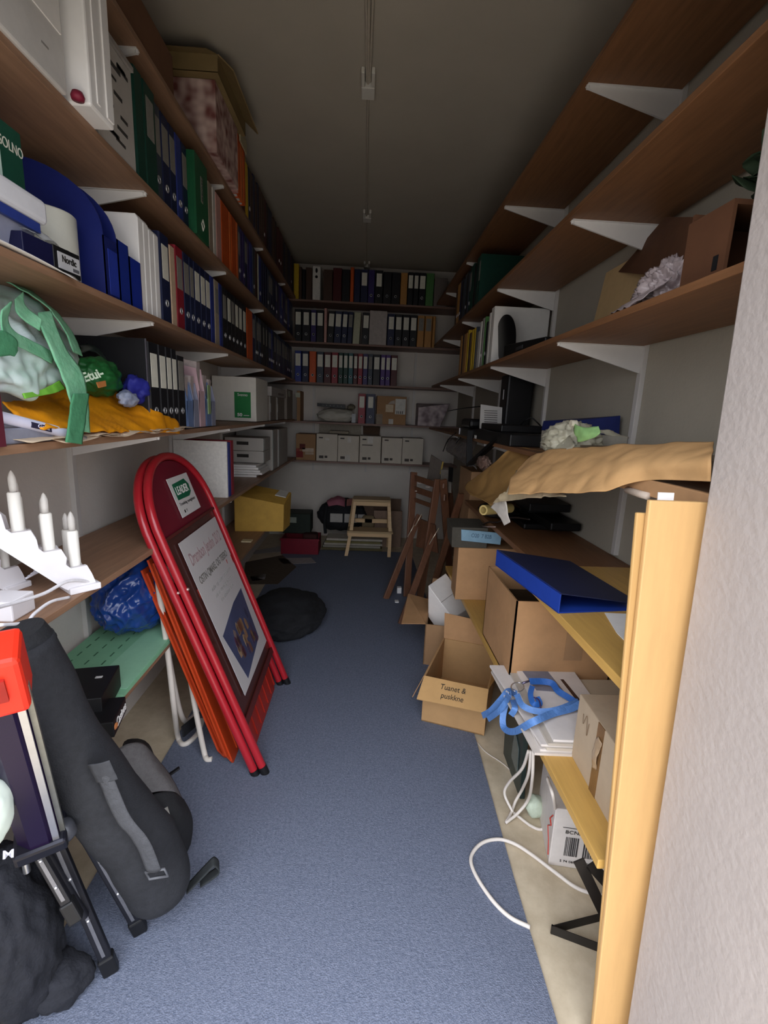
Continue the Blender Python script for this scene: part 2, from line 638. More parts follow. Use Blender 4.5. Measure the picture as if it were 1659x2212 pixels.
# lettering and mark on the green binder
gb = [o for o in bpy.data.objects if o.name.startswith('binder') and 'green binder' in o.get('label', '') and 'dark' not in o['label']][0]
gy = BASE[gb.name].y
M = frame((-.7535, gy - .02, LZ[4] + TH + .2), (0, 0, 1), (0, -1, 0))
MB().box(-.05, .05, -.012, .012, -.001, .0008, frame((-.7545, gy, LZ[4] + TH + .2), (0, 0, 1), (0, -1, 0))).build('spine_label', LABELD, gb)
text('ELBOKET', .02, mat('#1d4a34', .7), gb, frame((-.7534, gy, LZ[4] + TH + .2), (0, 0, 1), (0, -1, 0)), width=.085)
dm = MB()
dm.tube([V((-.7545, gy + a, LZ[4] + TH + .06 + b)) for a, b in ((-.018, 0), (0, .022), (.018, 0), (0, -.022))], .003, 6, closed=True)
dm.build('diamond_mark', LABELM, gb)

# top shelf: patterned carton, orange files, then dark binders
t = thing('patterned_carton', 'pink and white patterned carton under an open carton on the top left shelf', 'box', (-.88, 2.68, LZ[5] + TH))
b = MB().box(-1.06, -.725, 2.50, 2.88, LZ[5] + TH, 2.93)
PINKP = mat('#dcc4bc', .8, ns=16, hex2='#7d4a46', detail=1)
b.build('body', PINKP, t, bevel=.003)
o = MB().box(-1.07, -.775, 1.02, 2.135, LZ[5] + TH, 2.785).build('long_carton', mat('#6b4a36', .8, ns=9, na=.1), bevel=.004)
tag(o, 'long dark brown carton along the near end of the top left shelf', 'box')
t2 = thing('open_carton', 'brown open carton lid up, lying on the patterned carton at the top left', 'box', (-.87, 2.7, 2.933), 'cartons on the top left shelf')
mb = MB()
mb.box(-1.05, -.70, 2.46, 2.47, 2.933, 3.0).box(-1.05, -.70, 2.94, 2.95, 2.933, 3.0).box(-1.05, -1.04, 2.47, 2.94, 2.933, 3.0).box(-.71, -.70, 2.47, 2.94, 2.933, 3.0).box(-1.05, -.70, 2.46, 2.95, 2.931, 2.936)
OLD = mat('#8a7650', .85, ns=9, na=.12)
mb.build('body', OLD, t2)
MB().slab([(-.70, 2.46, 3.0), (-.70, 2.95, 3.0), (-.635, 2.95, 2.945), (-.635, 2.46, 2.945)], (.004, 0, .004)).build('flap', OLD, t2)
MB().slab([(-1.05, 2.46, 3.0), (-.70, 2.46, 3.0), (-.72, 2.37, 2.965), (-1.03, 2.37, 2.965)], (0, .004, .004)).build('flap', OLD, t2)
y = row(left_frame, -.735, LZ[5] + TH, 2.89, [(.03, 'pink', None, False, .3), (.055, 'orange', None, False, .31), (.055, 'bright orange', None, False, .31), (.05, 'orange', None, False, .31)], 'the top left shelf', 'binders on the top left shelf', ordw='beyond the patterned carton')
cap = MB().box(-.99, -.725, 2.925, 3.075, LZ[5] + TH + .3135, LZ[5] + TH + .33)
cap.box(-.729, -.722, 2.93, 3.07, LZ[5] + TH + .26, LZ[5] + TH + .3135)
tag(cap.build('paper_sheet', mat('#b5ac8c', .8)), 'pale paper sheet folded over the orange binders on the top left shelf', 'paper')
far = []
y_far = y
n0 = 5
while y < 5.15:
    a = r_.choice((.055, .075, .075, .06))
    c = r_.choice(('black', 'black', 'brown', 'navy', 'dark red'))
    if 3.2 < y < 3.29:
        a, c = .026, 'yellow'
    far.append((a, c, None, r_.random() < .3, r_.choice((H, H, .3))))
    y += a
row(left_frame, -.77, LZ[5] + TH, y_far, far, 'the top left shelf', 'binders on the top left shelf', start=n0, ordw='beyond the patterned carton')

# ------------------------------------------------------------------ second highest shelf by the door: white archive boxes
z = LZ[4] + TH
t = thing('archive_box', 'tall white archive box at the near end of the second highest left shelf', 'box', (-.88, 1.45, z))
MB().box(-1.06, -.715, 1.40, 1.515, z, z + .335).build('body', WHITEB, t, bevel=.006)
MB().box(-.7155, -.712, 1.43, 1.445, z + .02, z + .325).build('ridge', WHITEB, t)
MB().box(-.715, -.711, 1.475, 1.507, z + .012, z + .325).build('ridge', WHITEB, t)
tag(MB().lathe([(.0, 0), (.014, .002), (.016, .01), (.012, .02), (0, .024)], Matrix.Translation((-.74, 1.388, z)), 16).build('knob', mat('#7a1f35', .5), smooth=True), 'dark red round knob lying beside the tall white archive box', 'knob')
t = thing('archive_box', 'white printed box at the picture corner, nearest the door on its shelf', 'box', (-.9, 1.2, z))
MB().box(-1.05, -.755, 1.0, 1.372, z, z + .33).build('body', mat('#c9c6c2', .6, na=.04), t, bevel=.005)
p = MB()
r2 = random.Random(3)
for i in range(16):
    yy = 1.02 + r2.random() * .3
    zz = z + .03 + r2.random() * .27
    p.box(-.7555, -.7538, yy, yy + .02 + r2.random() * .03, zz, zz + .004)
p.build('print', mat('#8b8884', .7), t)
MB().box(-.756, -.752, 1.2, 1.36, z + .12, z + .3).build('paper_label', PAPER, t)
t = thing('printed_carton', 'grey white carton with black print between the archive box and green binders', 'box', (-.9, 1.64, z))
MB().box(-1.06, -.772, 1.545, 1.765, z, z + .285).build('body', mat('#b5b0aa', .7, ns=8, na=.08), t, bevel=.003)
MB().box(-1.06, -.765, 1.54, 1.768, z + .286, z + .3).build('lid', mat('#9a948f', .7), t)
p = MB()
for i in range(14):
    yy = 1.56 + r2.random() * .13
    zz = z + .03 + r2.random() * .22
    p.box(-.7722, -.7705, yy, yy + .02 + r2.random() * .05, zz, zz + .006 + .006 * r2.random())
p.build('print', mat('#3d3b39', .7), t)

# ------------------------------------------------------------------ third highest shelf by the door
z = LZ[3] + TH
for i in range(4):
    yy = 1.785 + i * .041
    t = thing('magazine_file', f'white magazine file, {("first", "second", "third", "last")[i]} of the row beside the blue ones', 'magazine file', (-.94, yy, z), 'white magazine files')
    hh = (.315, .313, .305, .303)[i]
    m = MB()
    m.slab([(-1.06, yy, z), (-.8, yy, z), (-.789, yy, z + .002), (-.787, yy, z + hh - .012), (-.795, yy, z + hh), (-1.06, yy, z + hh)], (0, .037, 0))
    m.build('shell', WHITEB, t, bevel=.003)
    MB().box(-1.05, -.82, yy + .008, yy + .03, z + hh - .004, z + hh + .002).build('paper_block', PAPER, t)


def curve_file(y0, y1, hb, hf, xf, m, label, tm=None, lab=False):
    t = thing('magazine_file', label, 'magazine file', (-.94, (y0 + y1) / 2, z), 'blue magazine files')
    s = MB()
    P = [(-1.08, z), (xf, z), (xf, z + hf)]
    for i in range(1, 13):
        a = PI / 2 * i / 12
        P.append((-1.08 + (xf + 1.08) * math.cos(a), z + hf + (hb - hf) * math.sin(a)))
    for yy in (y0, y1 - .003):
        s.slab([(x, yy, zz) for x, zz in P], (0, .003, 0))
    s.build('side_panel', m, t)
    MB().box(xf - .003, xf, y0, y1, z, z + hf).build('front_panel', m, t)
    MB().box(-1.08, xf, y0, y1, z, z + .003).build('bottom', m, t)
    if lab:
        MB().box(xf, xf + .0015, y0 + .02, y1 - .006, z + .012, z + hf - .03).build('label_pocket', tm, t)
    return t


BLU = mat('#1c2668', .35, ns=20, na=.06, spec=.5)
curve_file(1.55, 1.629, .37, .17, -.785, BLU, 'large round backed blue magazine file behind the white roll', mat('#2a3c9c', .3), True)
curve_file(1.633, 1.70, .20, .185, -.785, mat('#1c3088', .35, ns=20, na=.05), 'middle blue magazine file on the third highest left shelf')
curve_file(1.705, 1.782, .165, .158, -.785, mat('#1c3192', .35, ns=20, na=.05), 'blue magazine file touching the white magazine files')

# black slide box with a paper label
t = thing('film_box', 'black box with white printed label in front of the white roll', 'box', (-.83, 1.29, z))
M = Matrix.Translation((-.842, 1.29, z)) @ Matrix.Rotation(math.radians(-6), 4, 'Z')
MB().box(-.045, .07, -.09, .09, 0, .06, M).build('body', mat('#16173a', .4, na=.1), t, bevel=.002)
MB().box(-.047, .0725, -.0, .092, .0, .062, M).build('lid', BLACK, t, bevel=.002)
MB().box(.0715, .0738, .012, .088, .012, .05, M).build('label_card', mat('#b9b9bb', .6, na=.04), t)
text('Nordic', .022, INK, t, M @ frame((.0742, .05, .036), (0, 1, 0), (0, 0, 1)), width=.05, bold=.0006)
MB().box(.0737, .0743, .062, .084, .015, .023, M).build('print', mat('#55555a', .7), t)
# white roll
t = thing('packing_roll', 'thick roll of white film standing behind the black box', 'roll', (-.9, 1.42, z))
M = Matrix.Translation((-.90, 1.462, z))
MB().lathe([(.02, 0), (.078, 0), (.08, .004), (.08, .186), (.076, .19), (.02, .19)], M, 40).build('film', mat('#dcdcd0', .45, na=.03), t, smooth=50)
MB().lathe([(.018, -.0), (.02, 0), (.02, .192), (.016, .192)], M, 20).build('core', CARD2, t, smooth=50)
cl_ = MB()
cl_.sheet([[(-.86, 1.22, z + .08), (-.84, 1.30, z + .1), (-.83, 1.375, z + .09)], [(-.82, 1.22, z + .075), (-.80, 1.30, z + .085), (-.80, 1.37, z + .075)], [(-.78, 1.22, z + .068), (-.782, 1.30, z + .072), (-.782, 1.365, z + .068)]], 16, 16, .0008, .008, 22, 3)
FILM = mat('#d5d8da', .15, ns=30, na=.1, spec=.8, alpha=.45)
tag(cl_.build('film_wrap', FILM, smooth=True), 'crumpled clear plastic film lying on the black printed box', 'film')

# clear plastic tub with a white lid
t = thing('storage_tub', 'clear plastic tub with blue strip and white lid on the third highest shelf', 'tub', (-.9, 1.16, z))
TUB = mat('#b4b8d0', .25, na=.04, spec=.5, alpha=.72)
lid_z = z + .1
MB().hexa([(-1.02, 1.02, z), (-.825, 1.02, z), (-.825, 1.262, z), (-1.02, 1.262, z)], [(-1.05, 1.0, lid_z), (-.795, 1.0, lid_z), (-.795, 1.283, lid_z), (-1.05, 1.283, lid_z)]).build('tub_body', TUB, t, bevel=.012)
MB().box(-1.06, -.78, .98, 1.293, lid_z, lid_z + .055).build('lid', mat('#dfe0e6', .4, na=.03), t, bevel=.012, seg=3)
MB().box(-.797, -.788, 1.0, 1.27, lid_z - .022, lid_z - .001).build('rim_strip', mat('#2c3d86', .4), t)
MB().box(-.792, -.78, 1.03, 1.09, lid_z - .075, lid_z + .03).build('clip', mat('#dfe0e6', .4), t, bevel=.006)
# green carton and folded papers on top of the tub
t = thing('tea_carton', 'dark green carton with pale print standing on the clear tub', 'box', (-.9, 1.12, lid_z + .05))
zz = lid_z + .056
MB().box(-1.0, -.82, 1.0, 1.283, zz, zz + .135).build('body', mat('#184a3a', .5, na=.1), t, bevel=.004)
text('SOLNO', .03, LABELM, t, frame((-.8195, 1.245, zz + .09), (0, 1, 0), (0, 0, 1)), width=.075)
MB().box(-.8195, -.8175, 1.03, 1.205, zz + .01, zz + .1).build('label_card', mat('#c4dcd2', .6), t)
pp = MB()
pp.slab([(-1.0, 1.0, zz + .107), (-.83, 1.0, zz + .107), (-.83, 1.2, zz + .107), (-.95, 1.22, zz + .107)], (0, 0, .012))
pp.slab([(-.83, 1.02, zz + .12), (-.83, 1.13, zz + .12), (-.86, 1.14, zz + .172), (-.86, 1.0, zz + .172)], (-.003, 0, .002))
pp.slab([(-.82, 1.13, zz + .10), (-.82, 1.2, zz + .10), (-.85, 1.21, zz + .145), (-.85, 1.15, zz + .145)], (-.003, 0, .002))
tag(pp.build('paper_pile', mat('#cfe0d6', .8, na=.04)), 'pale folded papers on top of the dark green carton', 'papers')
# loose papers under the tub
lp = MB().sheet([[(-.98, 1.0, z + .001), (-.98, 1.2, z + .002), (-.98, 1.31, z + .002)], [(-.8, .99, z + .006), (-.8, 1.2, z + .004), (-.78, 1.32, z + .004)], [(-.752, .98, z + .004), (-.752, 1.18, z + .003), (-.745, 1.34, z - .01)]], 12, 8, .002)
tag(lp.build('paper_sheet', PAPER, smooth=True), 'white paper sheet lying under the clear plastic tub', 'paper')

# ------------------------------------------------------------------ fourth highest shelf: black files, holders, boxes
z = LZ[2] + TH
t = thing('slipcase', 'big black cardboard slipcase holding the black binders on the fourth shelf', 'slipcase', (-.94, 1.86, z))
BKC = mat('#101014', .6, na=.2)
MB().box(-1.08, -.79, 1.795, 1.8, z, z + .325).box(-1.08, -.79, 1.8, 1.812, z + .0, z + .005).build('side_panel', BKC, t)
MB().box(-.791, -.788, 1.794, 1.801, z, z + .325).build('edge_strip', mat('#57545c', .5), t)
y0, w = widths([326, 348, 363, 375, 386, 402], -.785, 1.53)
row(left_frame, -.787, z, y0, [(a, 'black', W_, True, .318) for a in w[:4]] + [(w[4], 'black', G_, True, .3)], 'the fourth highest left shelf', 'black binders on the fourth highest left shelf')
PB = mat('#6d82ab', .3, na=.06, alpha=.9)
PP_ = mat('#c5a5ac', .35, na=.06)
PG = mat('#8b8ea3', .35, na=.06)
for i, (a, b, m, h, nm, cn) in enumerate(((2.17, 2.235, PB, .19, 'blue', 'slate'), (2.245, 2.31, PG, .2, 'grey blue', 'grey'), (2.33, 2.40, PP_, .27, 'pink', 'pink'), (2.42, 2.49, PB, .215, 'pale blue', 'blue'), (2.50, 2.56, PG, .2, 'lilac', 'violet'))):
    t = thing('document_holder', f'{nm} plastic document holder {("just beyond the black binders", "second beyond the black binders", "in the middle of its row", "fourth of its row with green note", "touching the white box")[i]}', 'document holder', (-.9, (a + b) / 2, z), 'plastic document holders')
    s = MB()
    for yy in (a, b - .004):
        s.slab([(-1.05, yy, z), (-.79, yy, z), (-.785, yy, z + h * .6), (-.8, yy, z + h), (-1.05, yy, z + h + .05)], (0, .004, 0))
    s.box(-.79, -.786, a, b, z, z + h * .62)
    s.build('shell', m, t)
    MB().slab([(-1.03, a + .012, z + .004), (-.81, a + .012, z + .004), (-.8, a + .012, z + h + .03), (-1.03, a + .012, z + h + .065)], (0, b - a - .026, .0)).build('papers', mat('#b4a7a4', .8, ns=50, na=.1), t)
    if i == 3:
        MB().box(-.786, -.782, a + .02, a + .055, z + .06, z + .2).build('note', mat('#8ea573', .7), t)
t = thing('white_carton', 'white carton with green label on the fourth highest left shelf', 'box', (-.94, 3.7, z))
MB().box(-1.095, -.785, 3.5, 3.9, z, z + .31).build('body', mat('#dad6cc', .6, na=.04), t, bevel=.004)
GL = mat('#1f7a3e', .5, na=.05)
MB().box(-.938, -.823, 3.4975, 3.5005, z + .025, z + .205).build('label_card', GL, t)
text('Svenno', .028, WHITE, t, frame((-.88, 3.4968, z + .185), (1, 0, 0), (0, 0, 1)), width=.07)
text('50', .03, WHITE, t, frame((-.902, 3.4968, z + .045), (1, 0, 0), (0, 0, 1)), width=.035, bold=.001)
MB().box(-.875, -.835, 3.4965, 3.498, z + .04, z + .044).build('print', WHITE, t)
GRB = mat('#8a8077', .8, ns=9, na=.08)
for i, (a, b, h, m, lb_) in enumerate(((4.0, 4.28, .2, GRB, 'grey brown carton next beyond the white carton on its shelf'), (4.32, 4.72, .2, CARDG, 'grey brown carton with white edge tape, second beyond the white carton'), (4.76, 5.12, .29, GRB, 'grey brown carton in the far left corner of its shelf'))):
    t = thing('carton', lb_, 'box', (-.9, (a + b) / 2, z), 'cartons at the far left')
    MB().box(-1.08, -.79 + .02 * (i == 2), a, b, z, z + h).build('body', m, t, bevel=.003)
    if i < 2:
        MB().box(-.79, -.786, a + .005, a + .035, z, z + h - .005).build('edge_tape', mat('#b5b2b2', .5), t)
        MB().box(-.788, -.784, a + .005, a + .04, z + h * .35, z + h * .7).build('edge_tape', mat('#c5c2c2', .5), t)
    else:
        MB().box(-.771, -.768, a + .1, a + .2, z + .22, z + .275).build('label_card', mat('#b5b8a5', .6), t)
t = thing('flat_box', 'long white flat box lying across the far left cartons', 'box', (-.9, 4.4, z + .2))
MB().box(-1.05, -.775, 4.02, 4.72, z + .2, z + .275).build('body', mat('#aaa49f', .6), t, bevel=.003)
MB().box(-.7755, -.7735, 4.3, 4.6, z + .215, z + .235).build('print', mat('#7a716c', .6), t)

# ------------------------------------------------------------------ fourth shelf by the door: bags and envelopes
z = LZ[2] + TH
P = lambda u, v, x: at(u, v, x=x)
ENV = mat('#f0a012', .6, ns=8, na=.1, bump=.3, bs=26, hex2='#d98a0c')
en = MB().sheet([
    [P(5, 868, -.86), P(80, 858, -.93), P(185, 822, -.95), P(262, 848, -.90), P(330, 885, -.784), P(380, 908, -.778)],
    [P(40, 900, -.80), P(110, 885, -.84), P(190, 880, -.85), P(265, 885, -.84), P(335, 905, -.772), P(388, 916, -.768)],
    [P(95, 925, -.755), P(150, 925, -.76), P(200, 932, -.758), P(275, 934, -.755), P(340, 934, -.752), P(389, 936, -.75)]], 60, 30, .004, .006, 16, 2)
eo = en.build('padded_envelope', ENV, smooth=True)
tag(eo, 'bright yellow orange crumpled envelope lying along the fourth left shelf edge', 'envelope')
pk = MB()
for i in range(9):
    yy = 1.1 + i * .105
    x_ = -.79
    pk.sheet([[(x_ - .1, yy, z + .004 + .003 * i % 2), (x_ - .1, yy + .1, z + .004), (x_ - .1, yy + .2, z + .004)], [(x_, yy - .02, z + .012), (x_ + .01, yy + .07, z + .012), (x_, yy + .17, z + .01)], [(x_ + .045 + .012 * math.sin(i * 2.2), yy, z + .006 - .008 * (i % 3 == 1)), (x_ + .05, yy + .09, z + .01 - .012 * (i % 2)), (x_ + .045, yy + .18, z + .005)]], 10, 10, .001, .003, 20, i)
tag(pk.build('paper_bags', mat('#cdb9a0', .75, ns=10, na=.1), smooth=True), 'flattened cream paper bags peeping out under the yellow orange envelope', 'paper bags')
# pale plastic roll with blue print
t = thing('poster_tube', 'white wrapped tube with dark print lying at the near end of the fourth shelf', 'tube', (-.8, 1.2, z))
a, b = P(-30, 893, -.79), P(150, 938, -.765)
MB().tube([a, lerp(a, b, .3), lerp(a, b, .7), b], .013, 16).build('tube', mat('#dcdcf2', .3, na=.03, spec=.6), t, smooth=50)
q = lerp(a, b, .42)
dirv = (b - a).normalized()
MB().slab([q + V((.0115, 0, .004)), q + dirv * .06 + V((.0115, 0, .004)), q + dirv * .06 + V((.0115, 0, -.009)), q + V((.0115, 0, -.009))], (.0025, 0, 0)).build('print', mat('#2b2840', .5), t)
text('Geha', .013, mat('#dcdcf2', .5), t, frame(q + dirv * .035 + V((.0145, 0, -.002)), dirv, (0, 0, 1)), width=.035)
a2, b2 = P(165, 938, -.752), P(185, 946, -.745)
MB().tube([a2, b2], .005, 10).build('cap', STEEL, t, smooth=50)
tag(MB().box(-.98, -.775, 1.0, 1.33, z + .0, z + .035).build('catalogue', mat('#8b8d9c', .5, na=.1), bevel=.004), 'grey catalogue pile under the white tube on the fourth shelf', 'catalogue')

# green and white non-woven bag slumped over the shelf edge
t = thing('tote_bag', 'green and white fabric tote bag slumped at the near end of the shelf', 'bag', (-.86, 1.2, z))
WB = mat('#ced3d8', .8, ns=7, na=.08, bump=.2, bs=20, hex2='#8fb39f')
GB = mat('#84bd98', .85, ns=40, na=.1, bump=.2, bs=120, hex2='#68aa82')
GB2 = mat('#46855f', .85, ns=40, na=.1, bump=.2, bs=120)
MB().sheet([
    [P(-60, 600, -.98), P(20, 605, -.97), P(70, 640, -.96), P(120, 690, -.95), P(150, 740, -.94)],
    [P(-70, 680, -.90), P(20, 690, -.86), P(80, 700, -.85), P(140, 735, -.86), P(172, 765, -.88)],
    [P(-70, 770, -.84), P(10, 780, -.80), P(80, 790, -.79), P(130, 800, -.80), P(168, 800, -.84)],
    [P(-60, 830, -.86), P(30, 840, -.81), P(75, 850, -.80), P(110, 850, -.82), P(135, 850, -.86)],
    [P(-40, 850, -.92), P(40, 853, -.88), P(60, 852, -.87), P(95, 848, -.88), P(110, 848, -.9)]], 70, 70, .004, .014, 13, 5).build('bag_body', WB, t, smooth=True)


def strip(pts_l, pts_r, x_l, x_r, m, nm='trim', thick=.003, amp=.002, n=30):
    A = [P(u, v, x_l[i] if isinstance(x_l, (list, tuple)) else x_l) for i, (u, v) in enumerate(pts_l)]
    B = [P(u, v, x_r[i] if isinstance(x_r, (list, tuple)) else x_r) for i, (u, v) in enumerate(pts_r)]
    return MB().sheet([A, [lerp(p, q, .5) for p, q in zip(A, B)], B], n, 10, thick, amp, 20, len(pts_l)).build(nm, m, t, smooth=True)


strip([(-10, 598), (40, 622), (100, 660), (140, 715), (160, 760)], [(20, 598), (75, 635), (128, 680), (162, 728), (178, 770)], [-.95, -.90, -.86, -.83, -.82], [-.96, -.92, -.88, -.85, -.83], GB)
strip([(82, 676), (92, 715), (112, 760), (135, 815), (150, 860), (165, 930)], [(110, 672), (125, 715), (150, 765), (176, 800), (188, 850), (194, 935)], [-.82, -.79, -.77, -.755, -.745, -.74], [-.82, -.79, -.77, -.755, -.745, -.74], GB, 'strap')
strip([(158, 850), (152, 890), (146, 930), (143, 955)], [(192, 850), (188, 890), (180, 935), (178, 960)], -.734, -.732, GB2, 'strap')
strip([(3, 670), (6, 720), (35, 745), (85, 770), (112, 785)], [(25, 650), (18, 690), (38, 720), (88, 745), (122, 765)], [-.79] * 5, [-.80] * 5, GB)
strip([(50, 630), (55, 660), (90, 690)], [(30, 648), (38, 680), (85, 715)], [-.85, -.83, -.80], [-.84, -.82, -.80], GB)
strip([(-20, 715), (10, 715), (35, 735), (38, 758)], [(-20, 770), (0, 770), (20, 768), (30, 770)], -.775, -.775, GB2, 'pocket')
strip([(48, 850), (80, 845), (110, 832), (128, 822)], [(52, 862), (82, 856), (115, 850), (140, 840)], -.79, -.785, mat('#6fae3a', .8, na=.1), 'trim')

# green pouch and blue cloth in front of the slipcase
t = thing('pouch', 'small dark green pouch with white lettering behind the tote bag', 'pouch', (-.86, 1.55, z))
c = P(205, 805, -.87)
MB().blob(c + V((0, .02, -.012)), (.055, .105, .062), .14, 2.6, 4, 5, flat=z + .001).build('pouch_body', mat('#174a22', .45, ns=14, na=.2, hex2='#226a34'), t, smooth=True)
q = P(197, 812, -.795)
text('-Etui-', .035, mat('#cfe0c8', .6), t, frame(q, V((.35, 1, .35)), (-.3, 0, 1)), width=.085, bold=.001)
MB().slab([P(207, 826, -.798), P(226, 822, -.798), P(228, 834, -.796), P(212, 838, -.796)], (.003, 0, 0)).build('patch', mat('#c07a42', .7), t)
MB().sheet([[P(172, 765, -.9), P(200, 760, -.92), P(235, 790, -.92), P(252, 830, -.9)], [P(175, 752, -.93), P(205, 752, -.95), P(240, 780, -.95), P(258, 838, -.93)], [P(172, 745, -1.0), P(205, 745, -1.0), P(240, 775, -1.0), P(258, 830, -.98)]], 16, 8, .0015, .004, 14, 2).build('film', mat('#39473f', .3, alpha=.75), t, smooth=True)
P_c = P(300, 842, -.85)
t = thing('cloth_bundle', 'crumpled blue and white cloth between the green pouch and black slipcase', 'cloth', (-.86, 1.75, z))
MB().blob(P(296, 842, -.83), (.04, .075, .05), .3, 2.2, 8, 4, flat=z + .001).build('blue_cloth', mat('#262a86', .6, ns=16, na=.2), t, smooth=True)
MB().blob(P(276, 862, -.81), (.022, .06, .026), .25, 1.8, 2, 4, flat=z + .001).build('white_cloth', mat('#aeb6c8', .7, ns=14, na=.2, hex2='#4a5a8c'), t, smooth=True)
tag(MB().box(-.81, -.752, .985, 1.03, z, z + .13).build('book', mat('#5a2430', .5)), 'dark red book at the near end of the fourth left shelf', 'book')

# ------------------------------------------------------------------ desk height shelf
z = LZ[1] + TH
WC = mat('#e8e5e8', .55, ns=10, na=.03)
CANDLE = mat('#efece4', .5, na=.02)
BULB = mat('#ece8e2', .1, na=.05, spec=.8, alpha=.5)


def candle_arch(c, ang, sc, label, bulb=True):
    """electric candle bridge: stepped triangular board, seven candles, foot boards"""
    t = thing('candle_arch', label, 'candle arch', (c[0], c[1], z), 'white candle arches')
    M = Matrix.Translation((c[0], c[1], z)) @ Matrix.Rotation(ang, 4, 'Z') @ Matrix.Scale(sc, 4)
    xs = [0, .065, .125, .18]
    hs = [.245, .185, .125, .07]
    out = [(-.215, 0), (-.215, .02)]
    R = [(.215, .02), (.215, .0), (.165, .0), (.14, .02), (0, .175)]
    up = []
    for i in (3, 2, 1):
        up += [(-xs[i] - .028, hs[i] - .025), (-xs[i] - .018, hs[i]), (-xs[i] + .02, hs[i]), (-xs[i] + .03, hs[i] + .012)]
    up += [(-.03, hs[0] - .012), (-.02, hs[0]), (.02, hs[0]), (.03, hs[0] - .012)]
    for i in (1, 2, 3):
        up += [(xs[i] - .03, hs[i] + .012), (xs[i] - .02, hs[i]), (xs[i] + .018, hs[i]), (xs[i] + .028, hs[i] - .025)]
    poly = out + up + R + [(-.14, .02), (-.165, 0)]
    for yy in (-.03, .018):
        b = MB().slab([M @ V((x, yy, q)) for x, q in poly], M.to_3x3() @ V((0, .012, 0)))
        b.build('board', WC, t)
    MB().box(.15, .225, -.04, .04, 0, .018, M).build('foot', WC, t, bevel=.003)
    MB().box(-.225, -.15, -.04, .04, 0, .018, M).build('foot', WC, t, bevel=.003)
    for i in range(-3, 4):
        x, h = (xs[abs(i)] if i >= 0 else -xs[abs(i)]), hs[abs(i)]
        T = M @ Matrix.Translation((x, -.002, h - .045))
        k = MB().lathe([(.0, 0), (.0135, 0), (.0135, .135), (.011, .138), (0, .138)], T, 16).build('candle', CANDLE, t, smooth=40)
        MB().lathe([(.0075, .138), (.0085, .155), (.0085, .172), (.004, .185), (0, .19)], T, 12).build('bulb', BULB, k, smooth=True)
    return t


candle_arch((-.921, 1.152), math.radians(50), 1.05, 'front white candle arch at the edge of the desk height left shelf')
candle_arch((-.968, 1.235), math.radians(50), .95, 'white candle arch standing right behind the front candle arch')
candle_arch((-1.035, 1.12), math.radians(72), .95, 'rear white candle arch nearest the left wall')
cb = MB()
for i, (p_, r) in enumerate([
    ([P(205, 1262, -.76) + V((0, 0, .006)), P(150, 1255, -.78), P(95, 1282, -.79), P(30, 1303, -.8), P(-40, 1320, -.8)], .0045),
    ([P(150, 1290, -.775), P(110, 1300, -.775), P(75, 1325, -.77), P(55, 1345, -.765), P(0, 1350, -.77)], .004)]):
    cb = MB().tube(spline(p_, 8), r, 8)
    tag(cb.build('power_cord', mat('#e2dfe2', .5), smooth=True), ('white cord running along the foot of the front candle arch', 'white cord curling on the shelf below the candle arches')[i], 'cord', 'candle arch cords')
cb = MB()
for i in range(6):
    cb.tube(spline([P(55 + i * 6, 1250 - i * 5, -.9), P(85 + i * 4, 1235 - i * 3, -.89), P(110 + i * 2, 1225 + i * 3, -.88)], 5), .003, 6)
tag(cb.build('cable_coil', mat('#cfccd4', .5), smooth=True), 'bundle of white cable under the front candle arch', 'cable')
for q, lb_ in (((25, 1330, -.86), 'small white plug box on the shelf under the candle arch'),):
    c = P(*q)
    tag(MB().box(c.x - .04, c.x + .04, c.y - .05, c.y + .03, z, z + .05).build('plug_box', WC, bevel=.004), lb_, 'box')

M = left_frame(-.79, 2.765, z)
binder(left_frame(-.79, 2.768, z), .025, .3, .325, 'white', None, False, 'large white binder facing out behind the red signs', 'binders behind the red signs')
binder(left_frame(-.79, 2.812, z), .055, .3, .318, 'blue', None, False, 'bright blue binder between the white and red ones behind the signs', 'binders behind the red signs')
binder(left_frame(-.79, 2.872, z), .06, .3, .325, 'red', None, False, 'red binder next to the blue one behind the red signs', 'binders behind the red signs')
# papers and flat handled boxes
t = thing('paper_stack', 'stack of loose white papers on the left desk height shelf', 'papers', (-.92, 3.55, z))
for i in range(5):
    MB().box(-1.05 + .012 * (i % 3), -.79 + .014 * (i * 7 % 4 - 2), 3.62 + .01 * (i % 2), 3.93, z + i * .019, z + i * .019 + .017).build('bundle', PAPER, t, bevel=.003)
GBX = mat('#a8a39c', .7, ns=9, na=.06)


def handled_box(x0, x1, y0, y1, z0, h, label):
    t = thing('handled_box', label, 'box', ((x0 + x1) / 2, (y0 + y1) / 2, z0), 'grey handled boxes')
    MB().box(x0, x1, y0, y1, z0, z0 + h).build('body', GBX, t, bevel=.003)
    cx = (x0 + x1) / 2 - .01
    MB().box(cx - .045, cx + .045, y0 - .002, y0 + .004, z0 + h * .45, z0 + h * .45 + .025).build('handle_slot', mat('#2b2725', .8), t)
    MB().box(x1 - .001, x1 + .002, y0 + .002, y0 + .05, z0 + .005, z0 + h - .005).build('edge_tape', mat('#b9bdba', .5), t)


handled_box(-1.08, -.785, 3.72, 4.0, z + .1, .09, 'lower of two flat grey boxes with handle slot above the papers')
handled_box(-1.08, -.785, 3.72, 4.0, z + .192, .1, 'upper of two flat grey boxes with handle slot above the papers')
handled_box(-1.08, -.78, 4.06, 4.3, z, .345, 'tall grey box with handle slot behind the flat boxes')
handled_box(-1.08, -.78, 4.34, 4.85, z, .34, 'tall grey box at the far end behind the other handled boxes')

